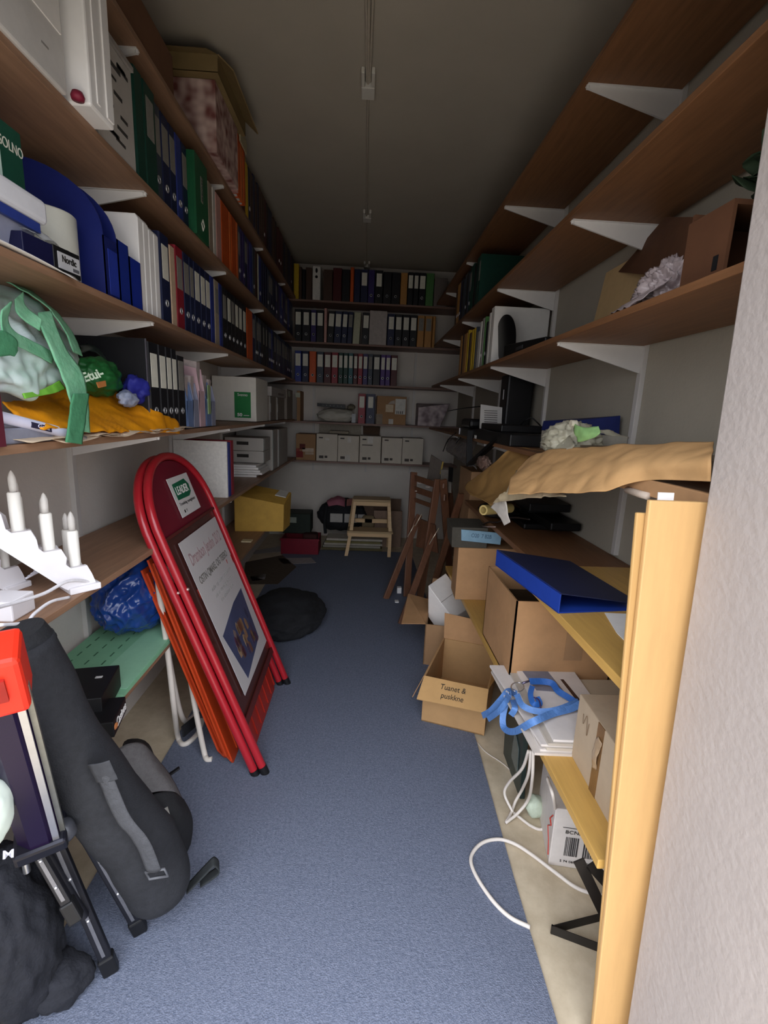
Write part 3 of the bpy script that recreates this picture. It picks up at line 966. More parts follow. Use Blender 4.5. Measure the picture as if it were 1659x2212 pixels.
# ------------------------------------------------------------------ lowest left shelf
z = LZ[0] + TH
pd = MB().box(-1.09, -.762, 1.42, 2.02, z, z + .012)
t = thing('cutting_mat', 'pale green printed sheet pad lying on the lowest left shelf', 'pad', (-.92, 1.7, z))
pd.build('pad', mat('#7fb590', .7, ns=6, na=.08), t)
pr = MB()
for i in range(4):
    for j in range(7):
        pr.box(-1.05 + i * .06, -1.045 + i * .06, 1.48 + j * .06, 1.51 + j * .06, z + .0121, z + .0128)
pr.build('print', mat('#3f6a50', .7), t)
MB().slab([(-.9, 1.45, z + .0125), (-.765, 1.45, z + .0125), (-.77, 1.93, z + .0125), (-.88, 1.98, z + .0125)], (0, 0, .002)).build('sheet', mat('#8fc2a0', .6, na=.04), t)
t = thing('plastic_sack', 'shiny blue plastic sack stuffed onto the lowest left shelf', 'sack', (-.9, 1.85, z))
SACK = mat('#17397c', .2, ns=10, na=.15, bump=.6, bs=12, spec=.7)
mb = MB()
mb.blob((-.93, 2.0, z + .19), (.15, .33, .19), .085, 2.6, 3, 6, flat=z + .014, crease=True)
mb.build('sack_body', SACK, t, smooth=True)
t = thing('black_carton', 'black carton with white lettering on the edge of the lowest left shelf', 'box', (-.85, 1.35, z))
BK = mat('#121214', .5, na=.15)
M = Matrix.Translation((-.86, 1.36, z + .012)) @ Matrix.Rotation(math.radians(12), 4, 'Z')
MB().box(-.1, .09, -.1, .09, 0, .08, M).build('body', BK, t, bevel=.003)
MB().box(-.1, .135, -.16, -.03, -.015, .035, M).build('body', BK, t, bevel=.003)
text('Casinos', .04, WHITE, t, M @ frame((.1358, -.085, .01), (0, 1, 0), (0, 0, 1)), width=.095, bold=.001)
MB().blob(M @ V((.136, -.145, .012)), (.003, .012, .01), .05, 1, 1, 2).build('emblem', mat('#c07a4a', .4), t)
text('II', .03, WHITE, t, M @ frame((.05, .02, .0805), (0, 1, 0), (-1, 0, 0)))
t = thing('yellow_carton', 'golden brown sloped carton standing on the far end of the lowest left shelf', 'box', (-.8, 3.75, z))
YC = mat('#c39a44', .7, ns=14, na=.1)
MB().hexa([(-.985, 3.6, z), (-.617, 3.64, z), (-.60, 3.86, z), (-.97, 3.86, z)], [(-.985, 3.6, z + .29), (-.612, 3.64, z + .215), (-.595, 3.9, z + .27), (-.95, 3.9, z + .33)]).build('body', YC, t, bevel=.003)
MB().slab([(-.7, 3.74, z + .268), (-.615, 3.74, z + .252), (-.61, 3.86, z + .276), (-.68, 3.86, z + .29)], (0, 0, .006)).build('tape', mat('#c8c4ba', .4), t)
tag(MB().box(-.86, -.79, 3.3, 3.36, z, z + .008).build('tag_card', mat('#d5c7a0', .6)), 'small pale card lying in front of the golden brown carton', 'card')
# ------------------------------------------------------------------ right wall shelves: contents
P = lambda u, v, x: at(u, v, x=x)
PY = lambda u, v, y: at(u, v, y=y)
PZ = lambda u, v, z: at(u, v, z=z)

# second highest: dark binders far back, plush near the door
z = RZ[4] + TH
spec = [(.05, 'dark green', G_, False, H), (.07, 'dark green', None, False, H), (.07, 'black', None, False, .3), (.06, 'dark green', None, False, H), (.075, 'dark green', G_, True, H), (.05, 'slate', None, False, .3), (.07, 'black', None, True, H), (.05, 'slate', None, False, H), (.04, 'slate', None, False, .3), (.06, 'black', None, False, H), (.07, 'navy', None, True, H), (.06, 'tan', None, True, H), (.05, 'tan', None, True, H), (.06, 'brown', None, False, .3)]
y = 3.35
n = 1
for sp in spec:
    c = sp[1]
    binder(right_frame(.725, y + sp[0] / 2, z), sp[0] - .003, .285, sp[4], c, sp[2], sp[3], f'{c} binder, {ORDN[n]} from the door on the second highest right shelf', 'binders on the second highest right shelf')
    y += sp[0] * 1.05
    n += 1
t = thing('plush_plant', 'dark green leafy bundle on top of the brown carton by the entrance wall', 'plant', (.9, 1.1, 1.961))
LEAF = mat('#2f3f2a', .8, ns=20, na=.3)
rr = random.Random(11)
for i in range(26):
    c = V((.90 + rr.uniform(-.06, .1), 1.10 + rr.uniform(-.04, .06), 2.03 + rr.uniform(-.02, .06)))
    a, b_ = rr.uniform(0, 6.3), rr.uniform(-.6, .6)
    M = Matrix.Translation(c) @ Euler((b_, rr.uniform(-.8, .8), a)).to_matrix().to_4x4()
    MB().sheet([[M @ V((x, yy, .012 * math.cos(3 * x / .05))) for x in (-.03 * k, 0, .03 * k)] for yy, k in ((-.05, .15), (-.025, .9), (0, 1), (.03, .7), (.05, .1))], 6, 8, .0015).build('leaf', LEAF, t, smooth=True)
MB().blob((.92, 1.12, 2.0), (.08, .06, .05), .2, 3, 2, 4, flat=1.961).build('base_foam', mat('#222c20', .9), t, smooth=True)

# third highest right shelf
z = RZ[3] + TH
y = 2.96
spec = [(.045, 'white', None, False, .30), (.05, 'black', None, True, .26), (.03, 'light green', None, False, .3), (.05, 'grey', None, True, .3), (.05, 'white', None, False, .29), (.06, 'grey', None, False, .24), (.028, 'slate', None, False, .28), (.055, 'yellow', None, False, .28), (.05, 'yellow', None, False, .28), (.07, 'brown', None, False, .27), (.05, 'yellow', None, False, .3), (.1, 'tan', None, False, .29), (.06, 'brown', None, False, .3), (.07, 'tan', None, False, .3)]
w_ = [.09, .22, .06, .16, .1, .14, .06, .11, .12, .12, .07, .15, .1, .12]
n = 1
for sp, gap in zip(spec, w_):
    c = sp[1]
    binder(right_frame(.725, y + sp[0] / 2, z, .0), sp[0] - .002, .27, sp[4], c, sp[2], sp[3], f'{c} {"file" if sp[0] > .03 else "thin file"}, {ORDN[n]} beyond the big white box on the right shelf', 'files on the third highest right shelf')
    y += sp[0] + .012
    n += 1
t = thing('white_box', 'large plain white flat box standing on the third highest right shelf', 'box', (.9, 2.9, z))
MB().box(.722, 1.045, 2.87, 2.94, z, z + .318).build('body', mat('#d4d1cb', .6, na=.03), t, bevel=.004)
t = thing('stand_disc', 'black round disc standing on edge beside the flat black box', 'disc', (.78, 2.76, z))
M = Matrix.Translation((.775, 2.79, z + .128)) @ Matrix.Rotation(math.radians(9), 4, 'Z') @ Matrix.Rotation(math.radians(84), 4, 'Y')
MB().lathe([(0, -.006), (.115, -.006), (.128, -.003), (.128, .003), (.115, .006), (0, .006)], M, 48).build('disc', mat('#0c0c0e', .4), t, smooth=40)
MB().lathe([(0, .006), (.02, .006), (.02, .02), (0, .02)], M, 20).build('hub', BLACK, t)
t = thing('black_case', 'flat black case lying in front of the large white box', 'case', (.85, 2.3, z))
MB().hexa([(.725, 2.02, z), (1.04, 2.06, z), (1.03, 2.62, z), (.725, 2.62, z)], [(.725, 2.02, z + .025), (1.04, 2.06, z + .025), (1.03, 2.62, z + .07), (.725, 2.62, z + .07)]).build('case_body', mat('#0b0b0c', .5), t, bevel=.006)
MB().box(.722, .726, 2.3, 2.4, z + .012, z + .03).build('handle', mat('#303033', .5), t, bevel=.002)
# cream board, crumpled film, brown open carton near the door
o = MB().hexa([(.985, 2.2, z), (.985, 1.82, z), (.995, 1.82, z), (.995, 2.2, z)], [(1.03, 2.2, z + .33), (1.03, 1.82, z + .33), (1.04, 1.82, z + .33), (1.04, 2.2, z + .33)]).build('cream_board', mat('#c9ab7c', .8, na=.05))
tag(o, 'cream cardboard sheet leaning on the right wall under the brown carton flap', 'cardboard')
t = thing('brown_carton', 'dark brown open carton with side flap on the third highest right shelf', 'box', (.9, 1.2, z))
DKC = mat('#5e3d28', .85, ns=9, na=.12)
MB().box(.74, .748, 1.05, 1.19, z, z + .15).box(.748, 1.04, 1.185, 1.193, z, z + .17).box(.748, 1.04, 1.05, 1.185, z, z + .006).box(1.03, 1.04, 1.05, 1.19, z, z + .17).box(.748, 1.03, 1.05, 1.185, z + .14, z + .15).build('body', DKC, t)
fA, fB, fC, fD, fE = P(1338, 588, 1.03), P(1440, 470, 1.0), P(1524, 468, .79), P(1524, 545, .765), P(1428, 592, .9)
MB().sheet([[fB, lerp(fB, fC, .5), fC], [lerp(fB, fA, .5), lerp(lerp(fB, fC, .5), fE, .5), lerp(fC, fD, .5)], [fA, fE, fD]], 12, 8, .005).build('flap', DKC, t)
MB().box(.7385, .7405, 1.07, 1.085, z + .02, z + .05).build('handle_hole', HOLE, t)
t = thing('crumpled_film', 'crumpled whitish plastic film spilling beside the brown carton', 'film', (.85, 1.4, z))
CF = mat('#c4b6b6', .3, ns=14, na=.15, bump=.5, bs=30, spec=.7, hex2='#9b8c8d')
MB().blob((.87, 1.41, z + .055), (.085, .125, .085), .34, 3.4, 5, 6, flat=z + .001, crease=True).build('film_body', CF, t, smooth=True)
MB().sheet([[(.79, 1.3, z + .06), (.82, 1.42, z + .07), (.86, 1.5, z + .04)], [(.74, 1.34, z + .02), (.76, 1.46, z + .03), (.8, 1.6, z + .012)], [(.72, 1.36, z + .006), (.735, 1.5, z + .006), (.76, 1.66, z + .003)]], 20, 14, .001, .008, 20, 8).build('film_tail', CF, t, smooth=True)

# paper covered shelf: equipment
z = RZ[2] + TH
DK = mat('#0e0d0e', .45, na=.25)
t = thing('console_case', 'tall black speaker like case standing at the right wall', 'case', (.95, 3.35, z))
MB().box(.87, 1.035, 2.98, 3.14, z, z + .40).build('case_body', DK, t, bevel=.012)
MB().box(.868, .8705, 3.05, 3.062, z + .25, z + .31).build('status_strip', mat('#c8c8ca', .3), t)
MB().box(.867, .871, 3.0, 3.12, z + .06, z + .2).build('front_grille', mat('#151517', .8), t)
t = thing('printer_unit', 'low black machine with several blocks on the right shelf beyond the plastic bag', 'machine', (.88, 2.6, z))
MB().box(.7, 1.0, 2.28, 3.05, z, z + .06).build('lower_block', DK, t, bevel=.006)
MB().box(.73, .98, 2.55, 3.0, z + .06, z + .1).build('upper_block', DK, t, bevel=.006)
MB().box(.69, .9, 3.08, 3.5, z + .0, z + .055).build('side_block', DK, t, bevel=.01)
MB().box(.70, .86, 3.2, 3.5, z + .056, z + .12).build('side_block', DK, t, bevel=.02)
MB().box(.686, .69, 3.47, 3.49, z + .005, z + .05).build('bright_edge', STEEL, t)
MB().box(.698, .7, 2.98, 3.03, z - .0, z + .02).build('bright_edge', WHITE, t)
t = thing('instruction_card', 'white card standing on the low black machine at the right', 'card', (.75, 3.0, z + .1))
MB().hexa([(.735, 3.06, z + .062), (.86, 3.0, z + .062), (.86, 3.005, z + .062), (.735, 3.065, z + .062)], [(.74, 3.10, z + .215), (.865, 3.04, z + .2), (.865, 3.045, z + .2), (.74, 3.105, z + .215)]).build('card', mat('#bab7b2', .6, na=.03), t)
pr = MB()
for i in range(7):
    a = V((.76, 3.0495 + .0048 * i * .9, z + .09 + i * .014))
    pr.slab([a + V((0, -.001, 0)), a + V((.075, -.037, 0)), a + V((.075, -.037, .005)), a + V((0, -.001, .005))], (0, .002, 0))
pr.build('print', mat('#6a6664', .7), t)
t = thing('tripod_stand', 'black angled stand under the shelf with crossing legs', 'stand', (.68, 2.6, 1.0))
for a, b, w_ in (((1015, 930, .66), (1013, 1008, .66), .035), ((1013, 1005, .66), (1085, 940, .72), .035), ((1030, 985, .7), (1062, 1022, .7), .022), ((1040, 930, .69), (1100, 945, .72), .03)):
    MB().bar(P(*a), P(*b), w_, .02).build('leg', DK, t, bevel=.002)
for i, pts_ in enumerate(([(1120, 922, .9), (1135, 908, .92), (1148, 903, .95), (1160, 912, .98), (1172, 925, 1.0)], [(968, 888, .72), (1000, 882, .75), (1040, 878, .8)], [(957, 975, .66), (968, 950, .68), (985, 935, .7)], [(985, 958, .68), (995, 945, .69)])):
    o = MB().tube(spline([P(*q) for q in pts_], 8), .004, 8).build('cable', DK, smooth=True)
    tag(o, ('black cable arching from the machine to the blue box', 'thin dark cable at the far end of the black machine', 'black cable hanging by the steel rimmed panel', 'short black cable hanging over the clear plastic')[i], 'cable', 'black cables on the right')
t = thing('clear_wrap', 'clear wrinkled plastic hanging below the black machine', 'plastic', (.7, 3.2, 1.15))
MB().sheet([[P(968, 945, .75), P(1000, 940, .75), P(1035, 935, .76)], [P(962, 968, .66), P(990, 975, .67), P(1020, 985, .7)], [P(978, 980, .62), P(1005, 1000, .64), P(1030, 1012, .68)]], 24, 16, .001, .012, 12, 3).build('wrap', mat('#77716f', .2, ns=12, na=.2, spec=.7, alpha=.7), t, smooth=True)
tag(MB().blob(P(1045, 1000, .68), (.03, .09, .04), .35, 3, 4, 4).build('rag', mat('#5d4238', .8, ns=12, na=.35, hex2='#8a7468'), smooth=True), 'brown mottled rag behind the first brown paper sheet', 'rag')
t = thing('flat_carton', 'white flat carton with blue top behind the plastic bag', 'box', (.95, 2.1, z))
MB().hexa([(.85, 2.28, z), (.88, 1.86, z), (1.045, 1.86, z), (1.045, 2.28, z)], [(.85, 2.28, z + .085), (.88, 1.86, z + .085), (1.045, 1.86, z + .085), (1.045, 2.28, z + .085)]).build('body', mat('#a8a396', .6), t, bevel=.003)
MB().hexa([(.848, 2.282, z + .086), (.878, 1.93, z + .086), (1.047, 1.93, z + .086), (1.047, 2.282, z + .086)], [(.852, 2.275, z + .13), (.88, 1.935, z + .14), (1.043, 1.935, z + .165), (1.04, 2.275, z + .135)]).build('lid', mat('#202a62', .5, na=.12), t, bevel=.003)
MB().box(.845, .851, 2.2, 2.215, z + .05, z + .06).build('print', mat('#5c5a55', .7), t)
t = thing('plastic_bag', 'whitish plastic bag with pale green print by the brown paper', 'bag', (.8, 1.95, z))
PBG = mat('#cdc8b2', .35, ns=9, na=.2, bump=.5, bs=18, spec=.6, hex2='#a5a18c')
c0 = P(1235, 945, .82)
MB().blob((c0.x, c0.y, z + .055), (.1, .13, .075), .22, 3.0, 6, 5, flat=z + .001, crease=True).build('bag_body', PBG, t, smooth=True)
GP = mat('#96c47e', .5, ns=14, na=.15)
MB().sheet([[P(1240, 915, .72), P(1258, 922, .72), P(1292, 920, .74)], [P(1238, 932, .715), P(1262, 938, .715), P(1295, 935, .735)], [P(1242, 940, .715), P(1250, 955, .715), P(1285, 945, .73)]], 14, 10, .001, .004, 20, 1).build('green_print', GP, t, smooth=True)
q = P(1235, 915, .715)
MB().tube([q + V((.016, 0, 0)), q + V((-.004, 0, 0))], .0125, 18).build('cap', mat('#cfc9b4', .4), t, smooth=40)
MB().sheet([[P(1180, 970, .74), P(1200, 950, .76), P(1225, 925, .8)], [P(1180, 978, .71), P(1215, 972, .71), P(1240, 962, .72)]], 14, 8, .001, .008, 18, 2).build('bag_fold', PBG, t, smooth=True)
MB().sheet([[P(1290, 925, .76), P(1320, 930, .82), P(1350, 940, .9)], [P(1285, 935, .74), P(1315, 938, .8), P(1360, 944, .9)]], 14, 6, .001, .006, 18, 4).build('bag_fold', PBG, t, smooth=True)
o = MB().hexa([(.80, 1.72, z), (.86, 1.06, z), (1.045, 1.06, z), (1.045, 1.78, z)], [(.79, 1.72, z + .05), (.86, 1.06, z + .055), (1.045, 1.06, z + .055), (1.045, 1.78, z + .05)]).build('grey_board', mat('#8a7a66', .85, ns=8, na=.08), bevel=.002)
tag(o, 'grey brown board lying on the shelf behind the large brown paper', 'board')

# brown wrapping paper draped over the shelf front
KR = mat('#cfa36f', .75, ns=6, na=.08, bump=.5, bs=10)
KR2 = mat('#a27c48', .75, ns=6, na=.08, bump=.4, bs=10)
o = MB().sheet([
    [P(1118, 1012, .62), P(1150, 982, .68), P(1230, 966, .72), P(1320, 962, .76), P(1420, 957, .78), P(1540, 951, .775)],
    [P(1102, 1040, .56), P(1160, 1020, .62), P(1230, 1010, .655), P(1320, 1000, .675), P(1420, 995, .69), P(1540, 990, .699)],
    [P(1096, 1066, .52), P(1160, 1065, .58), P(1230, 1064, .61), P(1300, 1061, .635), P(1390, 1038, .68), P(1538, 1040, .699)]], 90, 44, .002, .006, 8, 3).build('wrapping_paper', KR, smooth=True)
tag(o, 'large light brown wrapping paper sheet draped over the right shelf edge', 'wrapping paper', 'brown wrapping papers')
o = MB().sheet([
    [P(1090, 978, .70), P(1120, 966, .74), P(1180, 975, .78), P(1210, 985, .8)],
    [P(1040, 1020, .64), P(1070, 1020, .66), P(1110, 1018, .69), P(1150, 1018, .72)],
    [P(1004, 1048, .60), P(1030, 1060, .61), P(1070, 1058, .64), P(1110, 1050, .66)],
    [P(1014, 1068, .575), P(1045, 1080, .575), P(1064, 1092, .58), P(1100, 1075, .62)]], 40, 40, .002, .006, 7, 9).build('wrapping_paper', KR2, smooth=True)
tag(o, 'darker brown wrapping paper sheet sticking out behind the large one', 'wrapping paper', 'brown wrapping papers')
o = MB().sheet([
    [P(1115, 1018, .63), P(1130, 1010, .66), P(1160, 1005, .70), P(1200, 1000, .72)],
    [P(1090, 1060, .545), P(1110, 1050, .57), P(1150, 1050, .60), P(1200, 1050, .63)],
    [P(1062, 1088, .53), P(1090, 1082, .55), P(1150, 1074, .585), P(1220, 1068, .615)]], 30, 20, .002, .010, 14, 6).build('newspaper', mat('#b3a386', .85, ns=30, na=.1), smooth=True)
tag(o, 'crumpled newspaper edge showing under the large brown paper', 'newspaper')
o = MB().box(.688, .703, .895, 1.32, z - .035, z + .004).build('carton_strip', CARD, bevel=.002)
tag(o, 'folded brown carton strip on the shelf edge below the paper', 'cardboard')
o = MB().tube([P(1355, 1058, .685), P(1385, 1068, .685), P(1400, 1072, .684)], .009, 10).build('paper_edge', mat('#c9b8a8', .7), smooth=True)
tag(o, 'small pale rolled paper edge beneath the folded carton strip', 'paper')
# curled paper roll and torn white paper
t = thing('paper_roll', 'small cream paper tube end below the brown papers', 'paper roll', P(1045, 1103, .57))
q = P(1044, 1102, .57)
d_ = V((.75, .6, -.05)).normalized()
rg = MB()
for r0 in (.024,):
    k = 28
    vs = []
    X1 = d_.orthogonal().normalized(); X2 = d_.cross(X1)
    for L_ in (0, .22):
        for r in (.024, .016):
            for j in range(k):
                a = 2 * PI * j / k
                vs.append(q + d_ * L_ + (X1 * math.cos(a) + X2 * math.sin(a)) * r)
    fs = []
    for j in range(k):
        j2 = (j + 1) % k
        fs += [(j, j2, k + j2, k + j), (2 * k + j, 3 * k + j, 3 * k + j2, 2 * k + j2), (j, 2 * k + j, 2 * k + j2, j2), (k + j, k + j2, 3 * k + j2, 3 * k + j)]
    rg.add(vs, fs)
rg.build('tube', mat('#c2ac6f', .7, na=.06), t, smooth=40)
o = MB().sheet([[P(1060, 1096, .55), P(1072, 1082, .556), P(1092, 1078, .562)], [P(1070, 1105, .555), P(1080, 1102, .56), P(1096, 1098, .57)], [P(1078, 1115, .56), P(1088, 1112, .565), P(1097, 1108, .57)], [P(1090, 1135, .575), P(1097, 1131, .578), P(1102, 1128, .58)]], 12, 20, .0015, .002, 20, 4).build('torn_paper', mat('#d6cfc6', .7), smooth=True)
tag(o, 'torn white paper strip hanging below the brown papers', 'paper')

# ------------------------------------------------------------------ desk and lower shelf
z = .95
LZR = .5
o = MB().box(.577, XR - .005, .89, 3.05, LZR - .025, LZR).build('lower_board', DESK, bevel=.002)
tag(o, 'golden lower shelf board on the right carrying magazines and cartons', 'shelf')
t = thing('ring_binder', 'large blue ring binder lying on the golden desk board', 'binder', (.7, 1.45, z))
BB = mat('#1f3d96', .4, ns=30, na=.06)
BBT = mat('#1f2440', .5, ns=40, na=.08)
A, B_ = V((.578, 1.262, z + .001)), V((.512, 1.70, z + .001))
C_, D_ = V((.80, 1.70, z + .001)), V((.845, 1.30, z + .001))
hi = .062
MB().slab([A, B_, B_ + V((0, 0, hi)), A + V((0, 0, hi))], (.004, .001, 0)).build('spine', BB, t, bevel=.001)
MB().hexa([A, D_, C_, B_], [A + V((0, 0, .003)), D_ + V((0, 0, .003)), C_ + V((0, 0, .003)), B_ + V((0, 0, .003))]).build('back_cover', BB, t)
MB().hexa([A + V((0, 0, hi - .003)), D_ + V((0, 0, .018)), C_ + V((0, 0, .022)), B_ + V((0, 0, hi - .003))], [A + V((0, 0, hi)), D_ + V((0, 0, .021)), C_ + V((0, 0, .025)), B_ + V((0, 0, hi))]).build('front_cover', BBT, t)
tag(MB().slab([PZ(u, v, z + .001) for u, v in ((1306, 1325), (1420, 1330), (1430, 1430), (1366, 1402), (1332, 1368))], (0, 0, .002)).build('paper_sheet', PAPER), 'white paper corner lying on the desk near the leaning boards', 'paper')
# dark things at the back of the desk
t = thing('black_mat', 'stack of flat black trays at the wall end of the desk', 'trays', (.95, 2.5, z))
MB().box(.82, 1.05, 2.3, 2.75, z, z + .03).build('tray', DK, t, bevel=.008)
MB().box(.9, 1.05, 2.16, 2.6, z + .031, z + .07).build('tray', DK, t, bevel=.008)
MB().box(.84, 1.05, 2.3, 2.7, z + .095, z + .135).build('tray', DK, t, bevel=.004)
MB().box(.87, 1.04, 2.4, 2.6, z + .07, z + .095).build('spacer', DK, t)
t = thing('wire_basket', 'dark wire handled basket on the desk beyond the trays', 'basket', (.75, 2.75, z))
MB().blob((.78, 2.62, z + .035), (.12, .14, .035), .15, 2, 3, 4, flat=z + .001).build('basket_body', mat('#191412', .6), t, smooth=True)
MB().tube(spline([P(1035, 1137, .66), P(1055, 1128, .68), P(1075, 1128, .7), P(1105, 1118, .75), P(1145, 1122, .8)], 8), .004, 8).build('handle', mat('#2a2220', .5), t, smooth=True)
MB().tube([P(1036, 1137, .655), P(1070, 1138, .67)], .004, 8).build('handle', mat('#8a7670', .4), t, smooth=True)
t = thing('dark_carton', 'grey lidded carton with pale blue front below the torn paper', 'box', (.6, 2.6, .802))
MB().hexa([(.49, 2.45, .802), (.682, 2.45, .802), (.682, 2.64, .802), (.50, 2.64, .802)], [(.485, 2.45, .915), (.682, 2.45, .915), (.682, 2.66, .92), (.49, 2.66, .92)]).build('tray_body', mat('#4a463e', .8, na=.15), t, bevel=.003)
fa, fb = PY(996, 1143, 2.448), PY(1084, 1151, 2.448)
fc, fd = PY(1080, 1176, 2.448), PY(996, 1167, 2.448)
MB().slab([fa, fb, fc, fd], (0, -.008, 0)).build('blue_front', mat('#7fa0b4', .6, na=.08), t, bevel=.002)
text('O20  7 B2B', .03, mat('#3f5a6e', .7), t, frame((fa + fb + fc + fd) / 4 + V((0, -.0085, .004)), fb - fa, (0, 0, 1)), width=.11)
# lower cartons
def carton(name, label, b4, h, m, open_=False, group=None, wall=.006, z0=None):
    b4 = [V(p) for p in b4]
    c = sum(b4, V()) / 4
    t = thing(name, label, 'box', c, group)
    up = V((0, 0, h))
    if not open_:
        MB().hexa(b4, [p + up for p in b4]).build('body', m, t, bevel=.003)
    else:
        b = MB()
        b.hexa([p for p in b4], [p + V((0, 0, .006)) for p in b4])
        for i in range(4):
            p, q_ = b4[i], b4[(i + 1) % 4]
            n_ = (c - (p + q_) / 2).normalized() * wall
            b.slab([p, q_, q_ + up, p + up], n_)
        b.build('body', m, t)
    return t


carton('carton', 'brown carton standing under the desk below the blue fronted carton', [(.53, 2.455, LZR), (.9, 2.455, LZR), (.9, 2.63, LZR), (.54, 2.63, LZR)], .3, CARD, False, 'cartons under the desk')
tt = carton('carton', 'narrow dark printed carton beside the folding chairs', [(.60, 2.66, LZR), (.98, 2.66, LZR), (.98, 2.8, LZR), (.60, 2.8, LZR)], .3, CARD2, False, 'cartons under the desk')
MB().box(.596, .60, 2.67, 2.7, LZR + .01, LZR + .25).build('edge_print', mat('#8a8a86', .7), tt)
t = carton('carton', 'large open brown carton under the desk beside the blue binder', [(.585, 1.63, LZR), (.98, 1.63, LZR), (.98, 2.04, LZR), (.585, 2.04, LZR)], .335, CARD, True, 'cartons under the desk')
MB().slab([(.79, 1.629, LZR + .1), (.86, 1.629, LZR + .1), (.86, 1.629, LZR + .335), (.79, 1.629, LZR + .335)], (0, -.001, 0)).build('tape', CARD2, t)
o = MB().box(.62, .9, 1.68, 1.99, LZR + .008, LZR + .25).build('tool_tray', mat('#3c3428', .7, na=.2), bevel=.01)
tag(o, 'dark tray with studs inside the large open carton', 'tray')
# magazines with lanyards
t0 = None
cols = ['#cfc6bd', '#d9d2cc', '#c2b9ac', '#d6cfca', '#b7afa4', '#dcd6d2']
for i in range(6):
    x0 = .548 + .018 * (i % 3) + .02 * (i // 3)
    yy0, yy1 = 1.235 + .006 * (i % 2), 1.70 - .012 * (i % 3)
    zz = LZR + i * .0085
    sk = .03 * math.sin(i * 1.7)
    t = thing('magazine', f'{("lowest", "second lowest", "third lowest", "third highest", "second highest", "top")[i]} magazine of the pile on the golden lower shelf', 'magazine', ((x0 + .75) / 2, 1.45, zz), 'magazines on the lower shelf')
    q4 = [(x0, yy0, zz), (x0 + .215, yy0 - .01, zz), (x0 + .215 + sk, yy1, zz), (x0 + sk - .012, yy1, zz)]
    MB().slab(q4, (0, 0, .0078)).build('pages', mat(cols[i], .6, ns=16, na=.06), t)
    if i == 5:
        MB().slab([(x0 + .04, yy0 + .26, zz + .0079), (x0 + .14, yy0 + .25, zz + .0079), (x0 + .13, yy1 - .03, zz + .0079), (x0 + .03, yy1 - .03, zz + .0079)], (0, 0, .0006)).build('cover_picture', mat('#7f7f8d', .6), t)
        MB().slab([(x0 + .165, yy0 + .03, zz + .0079), (x0 + .185, yy0 + .03, zz + .0079), (x0 + .17, yy1 - .1, zz + .0079), (x0 + .158, yy1 - .1, zz + .0079)], (0, 0, .0006)).build('cover_print', mat('#4a342c', .6), t)
for i in range(4):
    x0 = .765 + .02 * i
    zz = LZR + i * .011
    t = thing('magazine', f'{("lowest", "second", "third", "topmost")[i]} beige magazine of the rear pile on the lower shelf', 'magazine', (x0 + .1, 1.5, zz), 'magazines on the lower shelf')
    q4 = [(x0, 1.27, zz), (.985, 1.26, zz), (.985, 1.62 - .01 * i, zz), (x0 - .07, 1.62 - .01 * i, zz)]
    MB().slab(q4, (0, 0, .0105)).build('pages', mat(('#c9bda8', '#bfae92', '#d0c5b6', '#bcae98')[i], .65, ns=16, na=.06), t)
    MB().slab([(x0 + .03, 1.3, zz + .0106), (x0 + .05, 1.3, zz + .0106), (x0 - .02, 1.58, zz + .0106), (x0 - .03, 1.58, zz + .0106)], (0, 0, .0004)).build('cover_print', mat('#9c8650', .6), t)

RIB = mat('#5680bc', .55, ns=50, na=.08, bump=.3, bs=90, spec=.5)


def ribbon(pts_, wd, m, nm, parent, tw=None, n=60, thick=.0012):
    C = spline(pts_, max(4, n // len(pts_)))
    L_, R_ = [], []
    for i, p in enumerate(C):
        d = (C[min(i + 1, len(C) - 1)] - C[max(i - 1, 0)]).normalized()
        s = d.cross(V((-.3, -.75, .6))).normalized()
        if tw:
            s = (Matrix.Rotation(tw * i / len(C), 3, d) @ s)
        L_.append(p + s * wd / 2)
        R_.append(p - s * wd / 2)
    b = MB()
    k = len(C)
    vs, fs = [], []
    for i in range(k):
        d = (C[min(i + 1, k - 1)] - C[max(i - 1, 0)]).normalized()
        nn = d.cross((L_[i] - R_[i]).normalized()).normalized() * thick
        vs += [L_[i], R_[i], R_[i] - nn, L_[i] - nn]
    for i in range(k - 1):
        a = i * 4
        for j in range(4):
            fs.append((a + j, a + (j + 1) % 4, a + 4 + (j + 1) % 4, a + 4 + j))
    fs += [(3, 2, 1, 0), tuple((k - 1) * 4 + j for j in range(4))]
    b.add(vs, fs)
    return b.build(nm, m, parent, smooth=50)


zt = LZR + .062
t = thing('lanyard', 'blue ribbon lanyards with metal hooks on top of the magazine pile', 'lanyard', (.62, 1.45, zt))
Q = lambda u, v, dz=0: PZ(u, v, zt + dz)
ribbon([Q(1262, 1516, .02), Q(1235, 1530, .008), Q(1195, 1541, .006), Q(1150, 1560, .006), P(1112, 1580, .545), P(1090, 1574, .535), P(1086, 1550, .535), P(1094, 1515, .545), Q(1100, 1500, .01)], .022, RIB, 'ribbon', t)
ribbon([P(1042, 1546, .51), P(1060, 1536, .52), P(1082, 1512, .535), P(1098, 1494, .55), Q(1118, 1500, .016)], .024, RIB, 'ribbon', t, tw=.7)
ribbon([P(1054, 1554, .515), P(1078, 1536, .525), P(1096, 1512, .54), Q(1104, 1500, .014)], .02, RIB, 'ribbon', t, tw=-.6)
ribbon([Q(1116, 1500, .012), Q(1130, 1525, .008), Q(1165, 1537, .007), Q(1205, 1533, .012), Q(1250, 1515, .012)], .02, RIB, 'ribbon', t)
